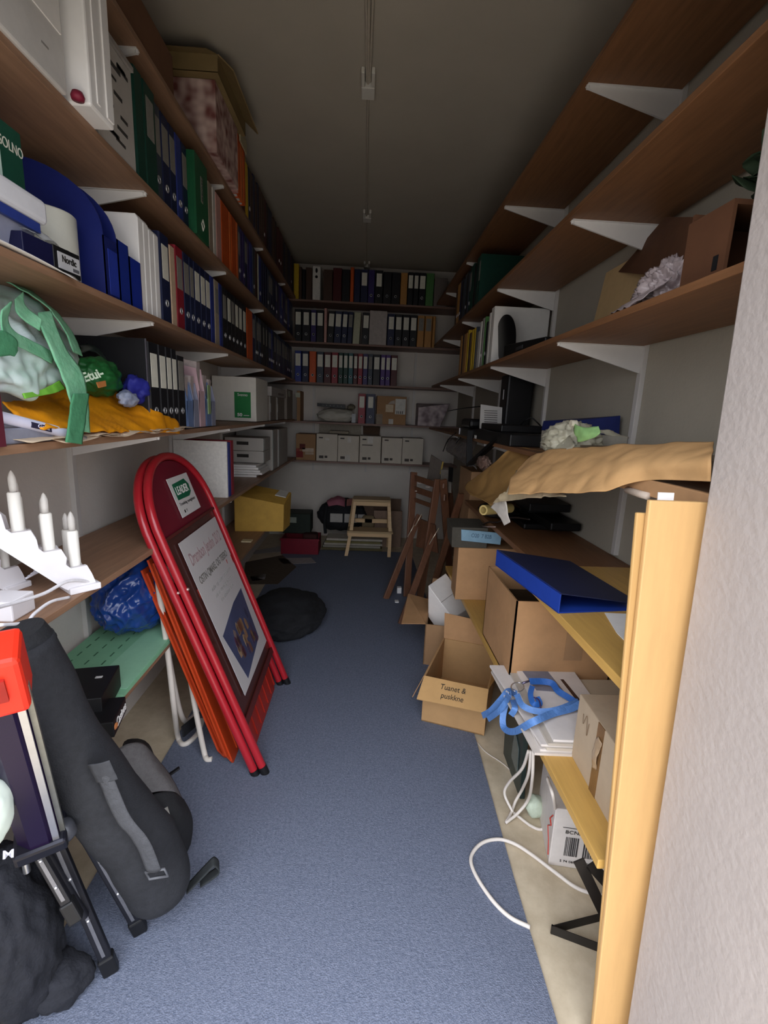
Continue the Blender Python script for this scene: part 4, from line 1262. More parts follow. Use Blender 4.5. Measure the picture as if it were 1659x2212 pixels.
ribbon([Q(1144, 1472, .02), Q(1170, 1472, .012), Q(1192, 1476, .012), Q(1205, 1492, .008), Q(1225, 1505, .006), Q(1246, 1518, .006)], .022, mat('#2f5fa6', .55, ns=50, na=.08, bump=.3, bs=90), 'ribbon', t, tw=.5)
ribbon([Q(1150, 1482, .02), Q(1146, 1500, .016), Q(1152, 1520, .012), Q(1166, 1520, .008), Q(1160, 1506, .01)], .018, mat('#2f66b4', .55, ns=50, na=.08), 'ribbon', t)
ribbon([P(1108, 1512, .55), P(1112, 1530, .54), P(1104, 1545, .535)], .02, RIB, 'ribbon', t)
MB().tube([Q(1118 + 14 * math.cos(a), 1484 + 10 * math.sin(a), .012) for a in [i * PI / 8 for i in range(16)]], .0022, 8, closed=True).build('hook', STEEL, t, smooth=True)
MB().tube([Q(1128, 1476, .014), Q(1146, 1470, .018)], .004, 8).build('hook', mat('#6b6478', .35, metal=.8), t, smooth=True)
MB().tube(spline([Q(1150, 1505, .01), Q(1164, 1512, .01), Q(1168, 1528, .008)], 6), .0025, 8).build('hook', mat('#5a4a78', .35, metal=.6), t, smooth=True)

# carton in front of the magazines
t = carton('carton', 'pale brown carton with torn tape nearest the door on the lower shelf', [(.648, .90, LZR), (1.03, .90, LZR), (1.03, 1.235, LZR), (.662, 1.235, LZR)], .21, mat('#b3a088', .8, ns=9, na=.08, bump=.06, bs=60), False, 'cartons under the desk')
MB().box(.6545, .6565, 1.07, 1.105, LZR, LZR + .21).build('tape', mat('#7a5a38', .35, na=.2, spec=.6), t)
MB().sheet([[(.654, 1.07, LZR + .17), (.654, 1.09, LZR + .175), (.654, 1.1, LZR + .165)], [(.648, 1.075, LZR + .12), (.646, 1.085, LZR + .12), (.65, 1.1, LZR + .115)], [(.655, 1.08, LZR + .08), (.653, 1.09, LZR + .08), (.655, 1.1, LZR + .07)]], 10, 14, .0006, .003, 30, 2).build('torn_tape', mat('#b49a7c', .25, alpha=.8, spec=.7), t, smooth=True)
wr = MB().tube(spline([(.657, 1.19, LZR + .175), (.6545, 1.18, LZR + .15), (.6545, 1.165, LZR + .185), (.6545, 1.155, LZR + .13), (.6545, 1.15, LZR + .17)], 6), .0008, 5).build('handwriting', mat('#6a5540', .8), t)

# things on the floor under the lower shelf
t = thing('parcel_box', 'white box with barcodes on the floor under the golden lower shelf', 'box', (.8, 1.4, 0))
MB().hexa([(.68, 1.318, .001), (.93, 1.275, .001), (.98, 1.5, .001), (.73, 1.56, .001)], [(.68, 1.318, .23), (.93, 1.275, .23), (.98, 1.5, .23), (.73, 1.56, .23)]).build('body', mat('#d3cbc4', .6, na=.05), t, bevel=.003)
X1 = V((.25, -.043, 0)).normalized()
O1 = V((.68, 1.317, 0))
bc = MB()
rb = random.Random(2)
for blk in (.045, .105):
    x_ = 0
    while x_ < .045:
        w_ = rb.choice((.002, .003, .0045))
        a = O1 + X1 * (blk + x_) + V((0, 0, .05))
        bc.slab([a, a + X1 * w_, a + X1 * w_ + V((0, 0, .075)), a + V((0, 0, .075))], (-.0002, -.0012, 0))
        x_ += w_ + rb.choice((.002, .003))
bc.build('barcode', mat('#3d3a3a', .7), t)
Mx = frame(O1 + X1 * .085 + V((-.0004, -.0025, .146)), X1, (0, 0, 1))
text('BCN# 4 L', .018, INK, t, Mx, width=.09)
text('5 74 0600000000 1', .012, INK, t, frame(O1 + X1 * .09 + V((-.0004, -.0025, .028)), X1, (0, 0, 1)), width=.11)
MB().slab([O1 + X1 * .03 + V((0, -.001, .162)), O1 + X1 * .2 + V((0, -.001, .162)), O1 + X1 * .2 + V((0, -.001, .1632)), O1 + X1 * .03 + V((0, -.001, .1632))], (0, -.0012, 0)).build('print', INK, t)
zig = MB().tube([V((.679, 1.33, .19)), V((.6855, 1.36, .15)), V((.683, 1.34, .14)), V((.692, 1.38, .10)), V((.686, 1.35, .07)), V((.681, 1.33, .03))], .002, 6)
zig.build('red_print', mat('#b53222', .6), t)
t = thing('dark_folder', 'dark green folder standing on the floor behind the white barcode box', 'folder', (.68, 1.7, 0))
MB().hexa([(.672, 1.60, .001), (.692, 1.60, .001), (.70, 1.86, .001), (.68, 1.86, .001)], [(.655, 1.60, .35), (.675, 1.60, .35), (.69, 1.86, .35), (.665, 1.86, .35)]).build('cover', mat('#2d3936', .4, na=.2), t, bevel=.002)
MB().slab([(.668, 1.64, .08), (.662, 1.64, .2), (.661, 1.7, .24), (.667, 1.72, .1)], (-.003, 0, 0)).build('glare_patch', mat('#5a6664', .2), t)  # glare on the folder, painted as a paler slab
tag(MB().blob((.70, 1.52, .045), (.035, .035, .045), .2, 2, 5, 3, flat=.001).build('pale_bag', mat('#b9c4b0', .5, na=.15), smooth=True), 'small pale green bag between the dark folder and barcode box', 'bag')
# cables on the floor
CW = mat('#d9d0c6', .45, na=.03)
zc = .006
pts_ = [PZ(u, v, zc + .008) for u, v in ((1145, 2003), (1100, 1980), (1060, 1940), (1025, 1885), (1018, 1850), (1040, 1822), (1075, 1813), (1110, 1822), (1150, 1847), (1200, 1885), (1250, 1920), (1310, 1938))]
tag(MB().tube(spline(pts_, 8), .0062, 10).build('power_cord', CW, smooth=True), 'thick white cord looping from the lino over the blue carpet edge', 'cord', 'white cords under the lower shelf')
hang = [
    [P(1142, 1622, .60), P(1128, 1660, .61), PZ(1100, 1690, .12), PZ(1090, 1715, .05), PZ(1108, 1755, .01)],
    [P(1147, 1622, .60), P(1142, 1670, .61), PZ(1128, 1705, .1), PZ(1114, 1730, .03), PZ(1106, 1752, .01), PZ(1094, 1775, .008)],
    [P(1152, 1622, .60), P(1150, 1680, .61), PZ(1142, 1725, .1), PZ(1120, 1755, .03), PZ(1092, 1778, .008)],
    [P(1182, 1680, .62), P(1196, 1725, .62), PZ(1197, 1765, .05), PZ(1175, 1790, .01), PZ(1150, 1786, .008), PZ(1110, 1756, .008)]]
nm = ('leftmost white cord hanging from the lower shelf in a loop', 'middle white cord hanging straight from the lower shelf', 'right white cord of the three hanging from the lower shelf', 'white cord bulging in front of the dark green folder')
for h_, n_ in zip(hang, nm):
    tag(MB().tube(spline(h_, 8), .0055, 10).build('power_cord', CW, smooth=True), n_, 'cord', 'white cords under the lower shelf')
tag(MB().tube(spline([PZ(u, v, .003) for u, v in ((1030, 1603), (1050, 1625), (1080, 1645), (1100, 1662), (1108, 1680), (1125, 1695))], 6), .0022, 6).build('thin_wire', CW, smooth=True), 'thin white wire lying on the lino beside the written carton', 'wire')
# black steel brackets
IR = mat('#1c1815', .5, na=.2, spec=.5)
t = thing('steel_bracket', 'black steel strap bent to a V on the lino by the door', 'bracket', (.7, 1.08, 0))
A, B_, C_ = V((.604, 1.098, 0)), V((.90, 1.16, 0)), V((.88, .985, 0))
s = MB()
for a, b in ((A, B_), (A, C_)):
    d = (b - a).normalized()
    nn = d.cross(V((0, 0, 1))) * .002
    s.slab([a + V((0, 0, .003)), b + V((0, 0, .003)), b + V((0, 0, .033)), a + V((0, 0, .033))], nn)
s.tube([A + V((.001, 0, .003)), A + V((.001, 0, .033))], .0032, 10)
s.build('strap', IR, t)
t = thing('shelf_prop', 'black steel bracket under the near end of the golden lower shelf', 'bracket', (.75, 1.0, .2))
MB().bar(PY(1250, 1858, .95), PY(1325, 2015, .95), .004, .028, (1, 0, .4)).build('strut', IR, t)
MB().bar((.605, .95, LZR - .028), (1.05, .95, LZR - .028), .03, .005, (0, 0, 1)).build('arm', IR, t)
MB().bar(PY(1275, 1866, .95), PY(1345, 1945, .95), .004, .028, (1, 0, .4)).build('strut', IR, t)

# ------------------------------------------------------------------ cartons standing in the aisle
t = carton('open_carton', 'open brown carton with handwritten flap on the carpet edge', [(.328, 2.077, .009), (.617, 1.969, .009), (.775, 2.38, .009), (.49, 2.48, .009)], .245, mat('#b08a5e', .85, ns=9, na=.08, bump=.08, bs=60), True, 'open cartons on the floor')
KM = mat('#b8915f', .85, ns=9, na=.08, bump=.08, bs=60)
f0, f1 = V((.328, 2.077, .254)), V((.617, 1.969, .254))
nrm = V((-.108, -.289, 0)).normalized()
g0, g1 = f0 + nrm * .085 + V((-.012, 0, -.075)), f1 + nrm * .085 + V((.0, 0, -.07))
MB().slab([f0, f1, g1, g0], (0, -.002, .004)).build('flap', KM, t)
xd = (f1 - f0).normalized()
yd = ((f0 + f1) / 2 - (g0 + g1) / 2).normalized()
nz = xd.cross(yd).normalized()
ctr = (f0 + f1 + g0 + g1) / 4
text('Tuanet &', .036, INK, t, frame(ctr + yd * .022 + nz * .006 - xd * .005, xd, yd), width=.12, shear=.1)
text('puskkne', .036, INK, t, frame(ctr - yd * .018 + nz * .006 + xd * .0, xd, yd), width=.105, shear=.1)
r0, r1 = V((.49, 2.48, .254)), V((.775, 2.38, .254))
MB().slab([r0, r1, r1 + V((.01, .03, .12)), r0 + V((0, .03, .14))], (.001, .004, 0)).build('flap', CARD, t)
MB().slab([V((.328, 2.077, .254)), V((.49, 2.48, .254)), V((.45, 2.46, .16)), V((.28, 2.09, .13))], (-.004, 0, 0)).build('flap', CARD, t)
MB().slab([V((.617, 1.969, .254)), V((.775, 2.38, .254)), V((.86, 2.36, .32)), V((.70, 2.05, .32))], (.0, 0, .004)).build('flap', mat('#a3763c', .85, ns=9, na=.08), t)
t = carton('open_carton', 'dark brown open carton with spread flaps holding the white box', [(.40, 2.62, .001), (.76, 2.55, .001), (.84, 2.93, .001), (.48, 3.0, .001)], .27, CARD2, True, 'open cartons on the floor')
MB().slab([V((.40, 2.62, .271)), V((.48, 3.0, .271)), V((.33, 3.02, .30)), V((.26, 2.66, .25))], (0, 0, .004)).build('flap', CARD, t)
MB().slab([V((.48, 3.0, .271)), V((.84, 2.93, .271)), V((.86, 3.0, .40)), V((.5, 3.07, .40))], (0, .004, 0)).build('flap', CARD2, t)
t = thing('white_carton', 'white box tilted inside the dark brown open carton', 'box', (.58, 2.78, .2))
a, b, c, d = PY(925, 1265, 2.76), PY(963, 1238, 2.92), PY(1018, 1310, 2.80), PY(978, 1336, 2.64)
dn = PY(921, 1318, 2.78) - a
dn = V((dn.x + .015, dn.y + .01, dn.z - .05))
MB().hexa([a + dn, b + dn, c + dn, d + dn], [a, b, c, d]).build('body', mat('#efeae5', .6, na=.03), t, bevel=.004)
fn = (b - a).cross(d - a).normalized()
if fn.y > 0:
    fn = -fn
m1, m2 = lerp(a, d, .52), lerp(b, c, .5)
MB().slab([m1 + fn * .001, m2 + fn * .001, lerp(m1, m2, 1) + (d - a) * .006 + fn * .001, m1 + (d - a) * .01 + fn * .001], fn * .0006).build('tear_seam', mat('#6f6864', .8), t)

# ------------------------------------------------------------------ dark wooden folding chairs leaning at the desk end
WD = mat('#6f4b37', .45, ns=3, na=.2, stretch=(12, 12, 1), bump=.04)


def fold_chair(label, posts, rears, slats, rods, seat=None):
    base = PZ(*posts[0][1][:2], 0) if len(posts[0][1]) == 2 else V(posts[0][1])
    t = thing('folding_chair', label, 'chair', (base.x, base.y, 0), 'folded wooden chairs')
    for a, b in posts:
        MB().bar(a, b, .024, .058, (1, .3, 0)).build('post', WD, t, bevel=.004)
    for a, b in rears:
        MB().bar(a, b, .022, .05, (1, .3, 0)).build('leg', WD, t, bevel=.004)
    for a, b, h in slats:
        s_ = MB().bar(a, b, .015, h, (0, 0, 1))
        so = s_.build('back_slat', WD, t, bevel=.003)
    for a, b in rods:
        MB().tube([a, b], .0035, 8).build('steel_rod', mat('#e8d9c0', .25, metal=.6), t, smooth=True)
    return t, so


def slots(t, so, pts_):
    for p in pts_:
        MB().blob(p, (.022, .008, .006), 0, 1, 1, 2).build('slot', mat('#b9aea6', .6), so, smooth=True)


t, so = fold_chair('dark wooden folding chair leaning with slotted backrest, nearer the aisle',
    [(PY(946, 1035, 3.62), PZ(905, 1306, .0) + V((0, 0, .005))), (PY(894, 1020, 3.98), PZ(878, 1290, .0) + V((0, 0, .005)))],
    [(PY(938, 1150, 3.55), PZ(866, 1349, .004)), (PY(906, 1112, 3.85), PZ(833, 1294, .004))],
    [(PY(896, 1032, 3.97), PY(944, 1048, 3.63), .05), (PY(894, 1056, 3.96), PY(940, 1072, 3.63), .05), (PY(892, 1078, 3.95), PY(936, 1094, 3.62), .035)],
    [(PY(911, 1110, 3.5), PY(897, 1136, 3.5)), (PY(895, 1134, 3.5), PY(880, 1160, 3.5)), (PY(948, 1141, 3.3), PY(927, 1176, 3.3))])
slots(t, so, [PY(907, 1044, 3.86), PY(925, 1052, 3.74), PY(901, 1061, 3.9)])
MB().hexa([PY(905, 1120, 3.78), PY(940, 1135, 3.5), PY(946, 1195, 3.45), PY(898, 1180, 3.74)], [p + V((.01, .022, 0)) for p in (PY(905, 1120, 3.78), PY(940, 1135, 3.5), PY(946, 1195, 3.45), PY(898, 1180, 3.74))]).build('seat', WD, t)
t, so = fold_chair('dark wooden folding chair with crossed legs against the desk end',
    [(PY(957, 1037, 3.5), PZ(973, 1262, .004)), (PY(966, 1030, 3.9), PY(985, 1200, 3.85))],
    [(PY(997, 1066, 3.3), PZ(926, 1298, .004)), (PY(1000, 1064, 3.6), PZ(940, 1262, .004))],
    [(PY(958, 1048, 3.5), PY(967, 1042, 3.9), .05), (PY(960, 1075, 3.5), PY(969, 1068, 3.9), .05)], [])
o = MB().slab([PY(931, 982, 3.9), PY(956, 998, 3.75), PY(950, 1040, 3.75), PY(922, 1035, 3.9)], (.006, .02, 0)).build('framed_panel', mat('#6e665f', .6), bevel=.002)
tag(o, 'grey framed panel leaning behind the folding chairs', 'panel')
o = MB().bar(PY(957, 997, 3.74), PY(951, 1024, 3.74), .012, .012).build('brass_strip', mat('#a8904a', .3, metal=.7))
tag(o, 'short brass coloured strip at the edge of the grey framed panel', 'strip')
o = MB().box(.72, 1.0, 3.12, 3.5, .0, 1.14).build('tall_carton', CARD2, bevel=.004)
tag(o, 'tall brown carton standing behind the folding chairs', 'box')
t = thing('white_board', 'pale panel with black strip behind the folding chairs', 'panel', (.7, 3.6, .6))
MB().slab([PY(952, 1015, 3.7), PY(975, 1015, 3.55), PY(975, 1065, 3.55), PY(952, 1060, 3.7)], (.005, .015, 0)).build('panel', mat('#8f8880', .6), t)
MB().slab([PY(969, 1008, 3.5), PY(979, 1010, 3.45), PY(977, 1042, 3.45), PY(968, 1040, 3.5)], (.003, .012, 0)).build('black_strip', BLACK, t)
for i, (u, v, s_) in enumerate(((862, 1280, .035), (857, 1300, .03))):
    c = PZ(u, v, .009)
    o = MB().box(c.x - s_ / 2, c.x + s_ / 2, c.y - .02, c.y + .02, .009, .009 + s_ * (1.4 if i == 0 else .3), None).build('paper_scrap', PAPER)
    tag(o, ('small upright white paper scrap on the carpet by the chair legs', 'tiny flat white paper scrap on the carpet by the chair legs')[i], 'paper')
# ------------------------------------------------------------------ back wall: rows of binders
def back_frame(x, z, lean=0, y=5.3):
    return Matrix.Translation((x, y, z)) @ Matrix.Rotation(lean, 4, 'Y')


BX = lambda c: at(600 + c / 4.1475, 700, y=5.3).x


def back_row(spec, z, where, grp):
    n = 1
    for sp in spec:
        a, b, c, lab, ring, h = sp[:6]
        lean = sp[6] if len(sp) > 6 else 0
        x0, x1 = BX(a), BX(b)
        w = x1 - x0
        nm = {'tan': 'yellow brown'}.get(c, c)
        s = f'{nm} {"binder" if w > .03 else "thin file"}{" with white label" if lab and len(where) < 24 else ""}, {ORDN[n]} from the left on the {where}'
        binder(back_frame((x0 + x1) / 2, z, lean), w - .002, .285, h, c, lab, ring, s, grp, lz=.165, lh=.125)
        n += 1


Z = [b + TH for b in BZ]
back_row([(97, 138, 'tan', None, False, .34), (140, 187, 'yellow', None, False, .34), (189, 213, 'brown', None, False, .31), (215, 245, 'black', None, False, .29), (247, 303, 'brown', None, False, .31), (306, 378, 'white', None, False, .325),
          (402, 484, 'brown', None, False, .3), (487, 565, 'dark red', None, False, .32), (567, 638, 'black', None, False, .31), (640, 672, 'orange', None, False, .335), (674, 730, 'navy', None, False, .32), (732, 796, 'navy', W_, False, .32), (798, 856, 'violet', None, True, .32), (858, 930, 'black', W_, True, .32), (932, 1005, 'black', None, True, .31), (1007, 1083, 'black', None, True, .31), (1085, 1146, 'tan', None, False, .31), (1148, 1198, 'black', W_, False, .32), (1200, 1246, 'black', W_, False, .32), (1248, 1308, 'black', W_, True, .32), (1310, 1380, 'light green', None, False, .32)], Z[0], "back wall's top shelf", 'binders on the top back shelf')
hb = [o for o in bpy.data.objects if o.get('label', '').startswith('white binder, sixth')]
if hb:
    b0 = BASE[hb[0].name]
    for dz, rx, rz in ((.285, .012, .025), (.225, .015, .015)):
        MB().blob((b0.x, 5.2995, Z[0] + dz), (rx, .001, rz), .05, 1, 1, 2).build('finger_hole', HOLE, hb[0])
t = thing('grey_carton', 'grey carton at the right end of the top back shelf', 'box', (BX(1440), 5.4, Z[0]))
MB().box(BX(1384), BX(1498), 5.3, 5.58, Z[0], Z[0] + .28).build('body', mat('#6f6662', .7), t, bevel=.003)
back_row([(152, 214, 'black', W_, True, .318), (216, 293, 'black', W_, True, .318), (295, 345, 'violet', W_, True, .318), (347, 411, 'black', W_, False, .318), (414, 440, 'pink', None, False, .34), (442, 500, 'black', W_, True, .318, .05), (502, 568, 'navy', W_, True, .318, .04), (570, 620, 'navy', W_, True, .318, .04), (622, 668, 'navy', G_, False, .318, .04), (672, 735, 'pale green', None, False, .318, .04), (755, 818, 'black', W_, True, .318, .02)], Z[1], "back wall's second shelf", 'binders on the second back shelf')
back_row([(984, 1050, 'navy', W_, True, .318), (1052, 1116, 'black', W_, True, .318), (1118, 1184, 'black', W_, True, .318), (1186, 1250, 'black', W_, True, .318), (1254, 1316, 'tan', 'grey', False, .318), (1320, 1386, 'tan', 'grey', False, .318), (1390, 1416, 'tan', None, False, .318)], Z[1], "second back shelf right of the gap", 'binders on the second back shelf')
t = thing('grey_carton', 'plain grey box filling the gap between binders on the second back shelf', 'box', (BX(900), 5.4, Z[1]))
MB().box(BX(822), BX(978), 5.31, 5.58, Z[1], Z[1] + .345).build('body', mat('#b0a8a4', .7), t, bevel=.003)
cs = [(152, 214, 'blue', W_, True), (218, 281, 'navy', W_, True), (284, 348, 'orange', None, True), (352, 416, 'slate', W_, True), (419, 486, 'dark red', W_, True), (488, 548, 'red', W_, True), (550, 594, 'dark green', W_, True), (596, 640, 'dark green', W_, True), (642, 686, 'teal', W_, True), (688, 728, 'dark red', W_, True), (730, 773, 'red', W_, True), (775, 820, 'violet', W_, True), (822, 865, 'slate', G_, True), (867, 934, 'black', W_, False), (936, 980, 'purple', W_, True), (982, 1027, 'purple', W_, True), (1030, 1090, 'dark red', W_, False)]
back_row([c + (.318,) for c in cs], Z[2], "back wall's third shelf", 'binders on the third back shelf')

# fourth back shelf
C5 = lambda c: at(600 + c / 4.1475, 880, y=5.3).x
z = Z[3]
t = thing('corner_carton', 'brown carton with pale label at the left of the fourth back shelf', 'box', (C5(160), 5.4, z))
MB().box(-.755, C5(200), 5.32, 5.6, z, z + .32).build('body', CARD2, t, bevel=.003)
MB().box(C5(155), C5(198), 5.316, 5.32, z + .25, z + .3).build('label_card', mat('#b0b3a0', .6), t)
t = thing('grey_sack', 'grey soft parcel on the fourth back shelf', 'parcel', (C5(520), 5.42, z))
MB().blob((C5(520), 5.44, z + .07), (.215, .12, .085), .1, 2.5, 3, 5, flat=z + .001).build('parcel_body', mat('#b8b4a8', .6, ns=10, na=.08, bump=.3, bs=14), t, smooth=True)
MB().box(C5(665), C5(700), 5.32, 5.36, z + .004, z + .1).build('side_label', mat('#b6b9bd', .6), t)
t = thing('black_strip', 'black studded strip lying on the grey soft parcel', 'strip', (C5(470), 5.42, z + .15))
MB().hexa([(C5(345), 5.38, z + .165), (C5(600), 5.38, z + .15), (C5(600), 5.46, z + .15), (C5(345), 5.46, z + .165)], [(C5(345), 5.38, z + .2), (C5(600), 5.38, z + .195), (C5(600), 5.46, z + .195), (C5(345), 5.46, z + .2)]).build('strip_body', BLACK, t)
for i in range(6):
    MB().blob((C5(400 + i * 33), 5.378, z + .18 - i * .001), (.006, .003, .006), 0, 1, 1, 2).build('stud', mat('#8f8f90', .4), t)
tag(MB().blob((C5(655), 5.42, z + .17), (.045, .05, .03), .3, 3, 9, 4).build('rag', mat('#77705f', .8, ns=14, na=.2), smooth=True), 'small crumpled rag beside the black studded strip', 'rag')
back2 = []
binder(back_frame((C5(720) + C5(785)) / 2, z, .0), C5(785) - C5(720) - .002, .285, .318, 'red', W_, True, 'red binder standing alone beside the navy one on the fourth back shelf', 'binders on the fourth back shelf', lz=.17, lh=.12)
binder(back_frame((C5(790) + C5(872)) / 2, z, .0), C5(872) - C5(792), .285, .318, 'navy', W_, True, 'navy binder next to the single red one on the fourth back shelf', 'binders on the fourth back shelf', lz=.17, lh=.12)
t = thing('labelled_carton', 'brown carton with white paper labels on the fourth back shelf', 'box', (C5(1020), 5.4, z))
MB().box(C5(888), C5(1152), 5.31, 5.58, z, z + .305).build('body', CARD2, t, bevel=.003)
for a, b, z0, z1, cc in ((968, 1036, .135, .215, '#c9b69a'), (1052, 1145, .115, .28, '#c9c7bf'), (998, 1040, .005, .06, '#c2bdb5'), (885, 942, .0, .11, '#8a7c6c')):
    MB().box(C5(a), C5(b), 5.304, 5.31, z + z0, z + z1).build('label_card', mat(cc, .6), t)
pr = MB()
for i in range(4):
    pr.box(C5(1068 + i * 16), C5(1074 + i * 16), 5.302, 5.304, z + .12, z + .15)
pr.build('print', INK, t)
MB().slab([(C5(985), 5.308, z + .218), (C5(1050), 5.308, z + .225), (C5(1045), 5.308, z + .265), (C5(1010), 5.308, z + .25)], (0, -.003, 0)).build('label_card', mat('#9d9082', .4), t)
t = thing('gift_parcel', 'pink grey patterned wrapped parcel at the right of the fourth back shelf', 'parcel', (C5(1420), 5.42, z))
PAT = mat('#c4b6b6', .6, ns=14, detail=1, hex2='#75656a')
MB().hexa([(C5(1262), 5.31, z), (C5(1470), 5.31, z), (C5(1470), 5.58, z), (C5(1262), 5.58, z)], [(C5(1262), 5.31, z + .2), (C5(1545), 5.31, z + .255), (C5(1545), 5.58, z + .255), (C5(1262), 5.58, z + .25)]).build('body', PAT, t, bevel=.006)

# fifth back shelf: grey cartons
z = Z[4]
C6 = lambda c: at(600 + c / 4.1475, 970, y=5.3).x
t = thing('brown_carton', 'brown carton with red marks at the left of the fifth back shelf', 'box', (C6(250), 5.4, z))
MB().box(C6(162), C6(338), 5.31, 5.58, z, z + .29).build('body', CARD2, t, bevel=.003)
for a, b, z0, z1, cc in ((220, 322, .095, .135, '#c2b09c'), (245, 322, .065, .09, '#b5a18c'), (165, 225, .03, .1, '#7d2a26'), (195, 245, .12, .18, '#5e2420'), (165, 195, .1, .13, '#8a4038')):
    MB().box(C6(a), C6(b), 5.306, 5.31, z + z0, z + z1).build('mark', mat(cc, .7), t)
nmz = ('first', 'second', 'third, with white sticker,', 'fourth', 'last')
for i, (a, b) in enumerate(((345, 534), (537, 727), (734, 924), (932, 1113), (1116, 1304))):
    t = thing('grey_carton', f'{nmz[i]} pale grey carton from the left on the fifth back shelf', 'box', (C6((a + b) / 2), 5.4, z), 'pale grey cartons')
    MB().box(C6(a), C6(b), 5.305, 5.58, z, z + (.30, .29, .295, .285, .29)[i]).build('body', mat('#c8bfb0', .7, ns=9, na=.06), t, bevel=.004)
    p = MB()
    p.box(C6(a + 25), C6(a + 65), 5.303, 5.305, z + .03, z + .06)
    p.box(C6(a + 22), C6(a + 58), 5.303, 5.305, z + .25, z + .265)
    p.box(C6(a + 75), C6(a + 100), 5.303, 5.305, z + .035, z + .06)
    if i == 2:
        p.box(C6(a + 20), C6(a + 115), 5.303, 5.305, z + .19, z + .2)
    p.build('print', mat('#4f4a45', .7), t)
    if i in (0, 1, 2):
        MB().box(C6(a + (80, 85, 68)[i]), C6(a + (115, 118, 118)[i]), 5.301, 5.305, z + (.23, .215, .215)[i], z + (.255, .275, .29)[i]).build('sticker', mat('#cfcac2', .5), t)
    if i == 1:
        MB().box(C6(a + 68), C6(a + 112), 5.301, 5.305, z + .012, z + .075).build('sticker', mat('#c6c1b8', .5), t)
tag(MB().box(C6(455), C6(630), 5.36, 5.5, z + .305, z + .335).build('flat_packet', mat('#8c8272', .7), bevel=.004), 'flat packet lying on the first grey cartons of the fifth back shelf', 'packet')
tag(MB().slab([(C6(345), 5.585, z + .001), (C6(748), 5.585, z + .001), (C6(740), 5.59, z + .40), (C6(345), 5.59, z + .40)], (0, .01, 0)).build('paper_sheet', mat('#a09788', .8)), 'pale board standing behind the first grey cartons', 'board')
tag(MB().slab([(C6(760), 5.5, z + .30), (C6(912), 5.5, z + .30), (C6(918), 5.56, z + .395), (C6(756), 5.56, z + .395)], (0, .01, 0)).build('brown_board', mat('#5a4638', .8)), 'dark brown board standing behind the third grey carton', 'board')

# ------------------------------------------------------------------ floor junk against the back wall
# step stool
BI = wood('#d9b78a', .5, 'x', .12)
t = thing('step_stool', 'pale wooden two step stool at the far end of the aisle', 'stool', (.08, 4.95, 0))
FY = 4.80
def quad(a, b, w_=.036, d_=.03, nm='leg', m=BI):
    MB().bar(a, b, w_, d_, (0, 1, 0)).build(nm, m, t, bevel=.003)
tl, tr = PY(763, 1082, 4.92), PY(844, 1086, 4.92)
MB().box(tl.x, tr.x, 4.9, 5.12, tl.z - .0, tl.z + .022).build('top_step', wood('#b59a72', .5, 'x'), t, bevel=.004)
MB().box(tl.x + .01, tr.x - .01, 4.9, 4.922, tl.z - .045, tl.z - .001).build('rail', BI, t, bevel=.002)
sl, sr = PY(750, 1148, 4.80), PY(849, 1154, 4.80)
MB().box(sl.x, sr.x, 4.78, 4.98, sl.z - .012, sl.z + .01).build('lower_step', wood('#b59a72', .5, 'x'), t, bevel=.004)
MB().box(sl.x + .005, sr.x - .015, 4.785, 4.805, sl.z - .05, sl.z - .012).build('rail', BI, t, bevel=.002)
MB().box(tl.x + .02, tr.x - .02, 5.1, 5.12, .3, .345).build('rail', BI, t, bevel=.002)
for s_, xt, xs_, xb in ((-1, tl.x + .02, sl.x + .04, PZ(748, 1197, 0).x), (1, tr.x - .02, sr.x - .03, PZ(840, 1204, 0).x)):
    quad((xt, 4.92, tl.z), (xs_ , 4.83, sl.z))
    quad((xs_, 4.83, sl.z + .01), (xb, 4.80, 0))
    quad((xt + .012 * s_ * 1, 5.11, tl.z), (xb + .01 * s_, 5.2, 0))
t = thing('cardboard_sheet', 'brown cardboard leaning on the back wall behind the step stool', 'cardboard', (.2, 5.4, 0))
MB().hexa([(.05, 5.25, 0), (.42, 5.25, 0), (.42, 5.27, 0), (.05, 5.27, 0)], [(-.1, 5.42, .52), (.45, 5.42, .52), (.45, 5.44, .52), (-.1, 5.44, .52)]).build('sheet', mat('#6a5547', .85, na=.1), t)
MB().box(.13, .45, 5.2, 5.235, 0, .42).build('sheet', mat('#877060', .85, na=.1), t)
t = thing('sports_bag', 'black bag with pink flap and white patches behind the step stool', 'bag', (-.25, 5.2, 0))
MB().blob((-.23, 5.33, .33), (.27, .12, .19), .12, 2.2, 4, 5, flat=.14).build('bag_body', BLACKF, t, smooth=True)
MB().sheet([[(-.38, 5.2, .45), (-.28, 5.19, .47), (-.2, 5.2, .45)], [(-.4, 5.24, .5), (-.28, 5.22, .53), (-.2, 5.24, .5)], [(-.36, 5.34, .52), (-.28, 5.32, .55), (-.2, 5.34, .52)]], 14, 12, .004, .006, 12, 1).build('pink_flap', mat('#9a5a68', .7), t, smooth=True)
MB().sheet([[(-.18, 5.2, .46), (-.1, 5.2, .47), (-.03, 5.22, .46)], [(-.18, 5.26, .53), (-.1, 5.26, .54), (-.03, 5.28, .53)]], 12, 8, .004, .005, 12, 3).build('pink_flap', mat('#8d5a52', .7), t, smooth=True)
for x0, x1 in ((-.36, -.22), (-.20, -.06), (-.05, .03)):
    MB().box(x0, x1, 5.2, 5.215, .27 + .02 * (x0 > -.1), .37).build('white_patch', mat('#aaa6a0', .6), t, bevel=.004)
MB().tube(spline([(-.41, 5.2, .14), (-.42, 5.19, .3), (-.4, 5.2, .46)], 6), .018, 10).build('strap', BLACKF, t, smooth=True)
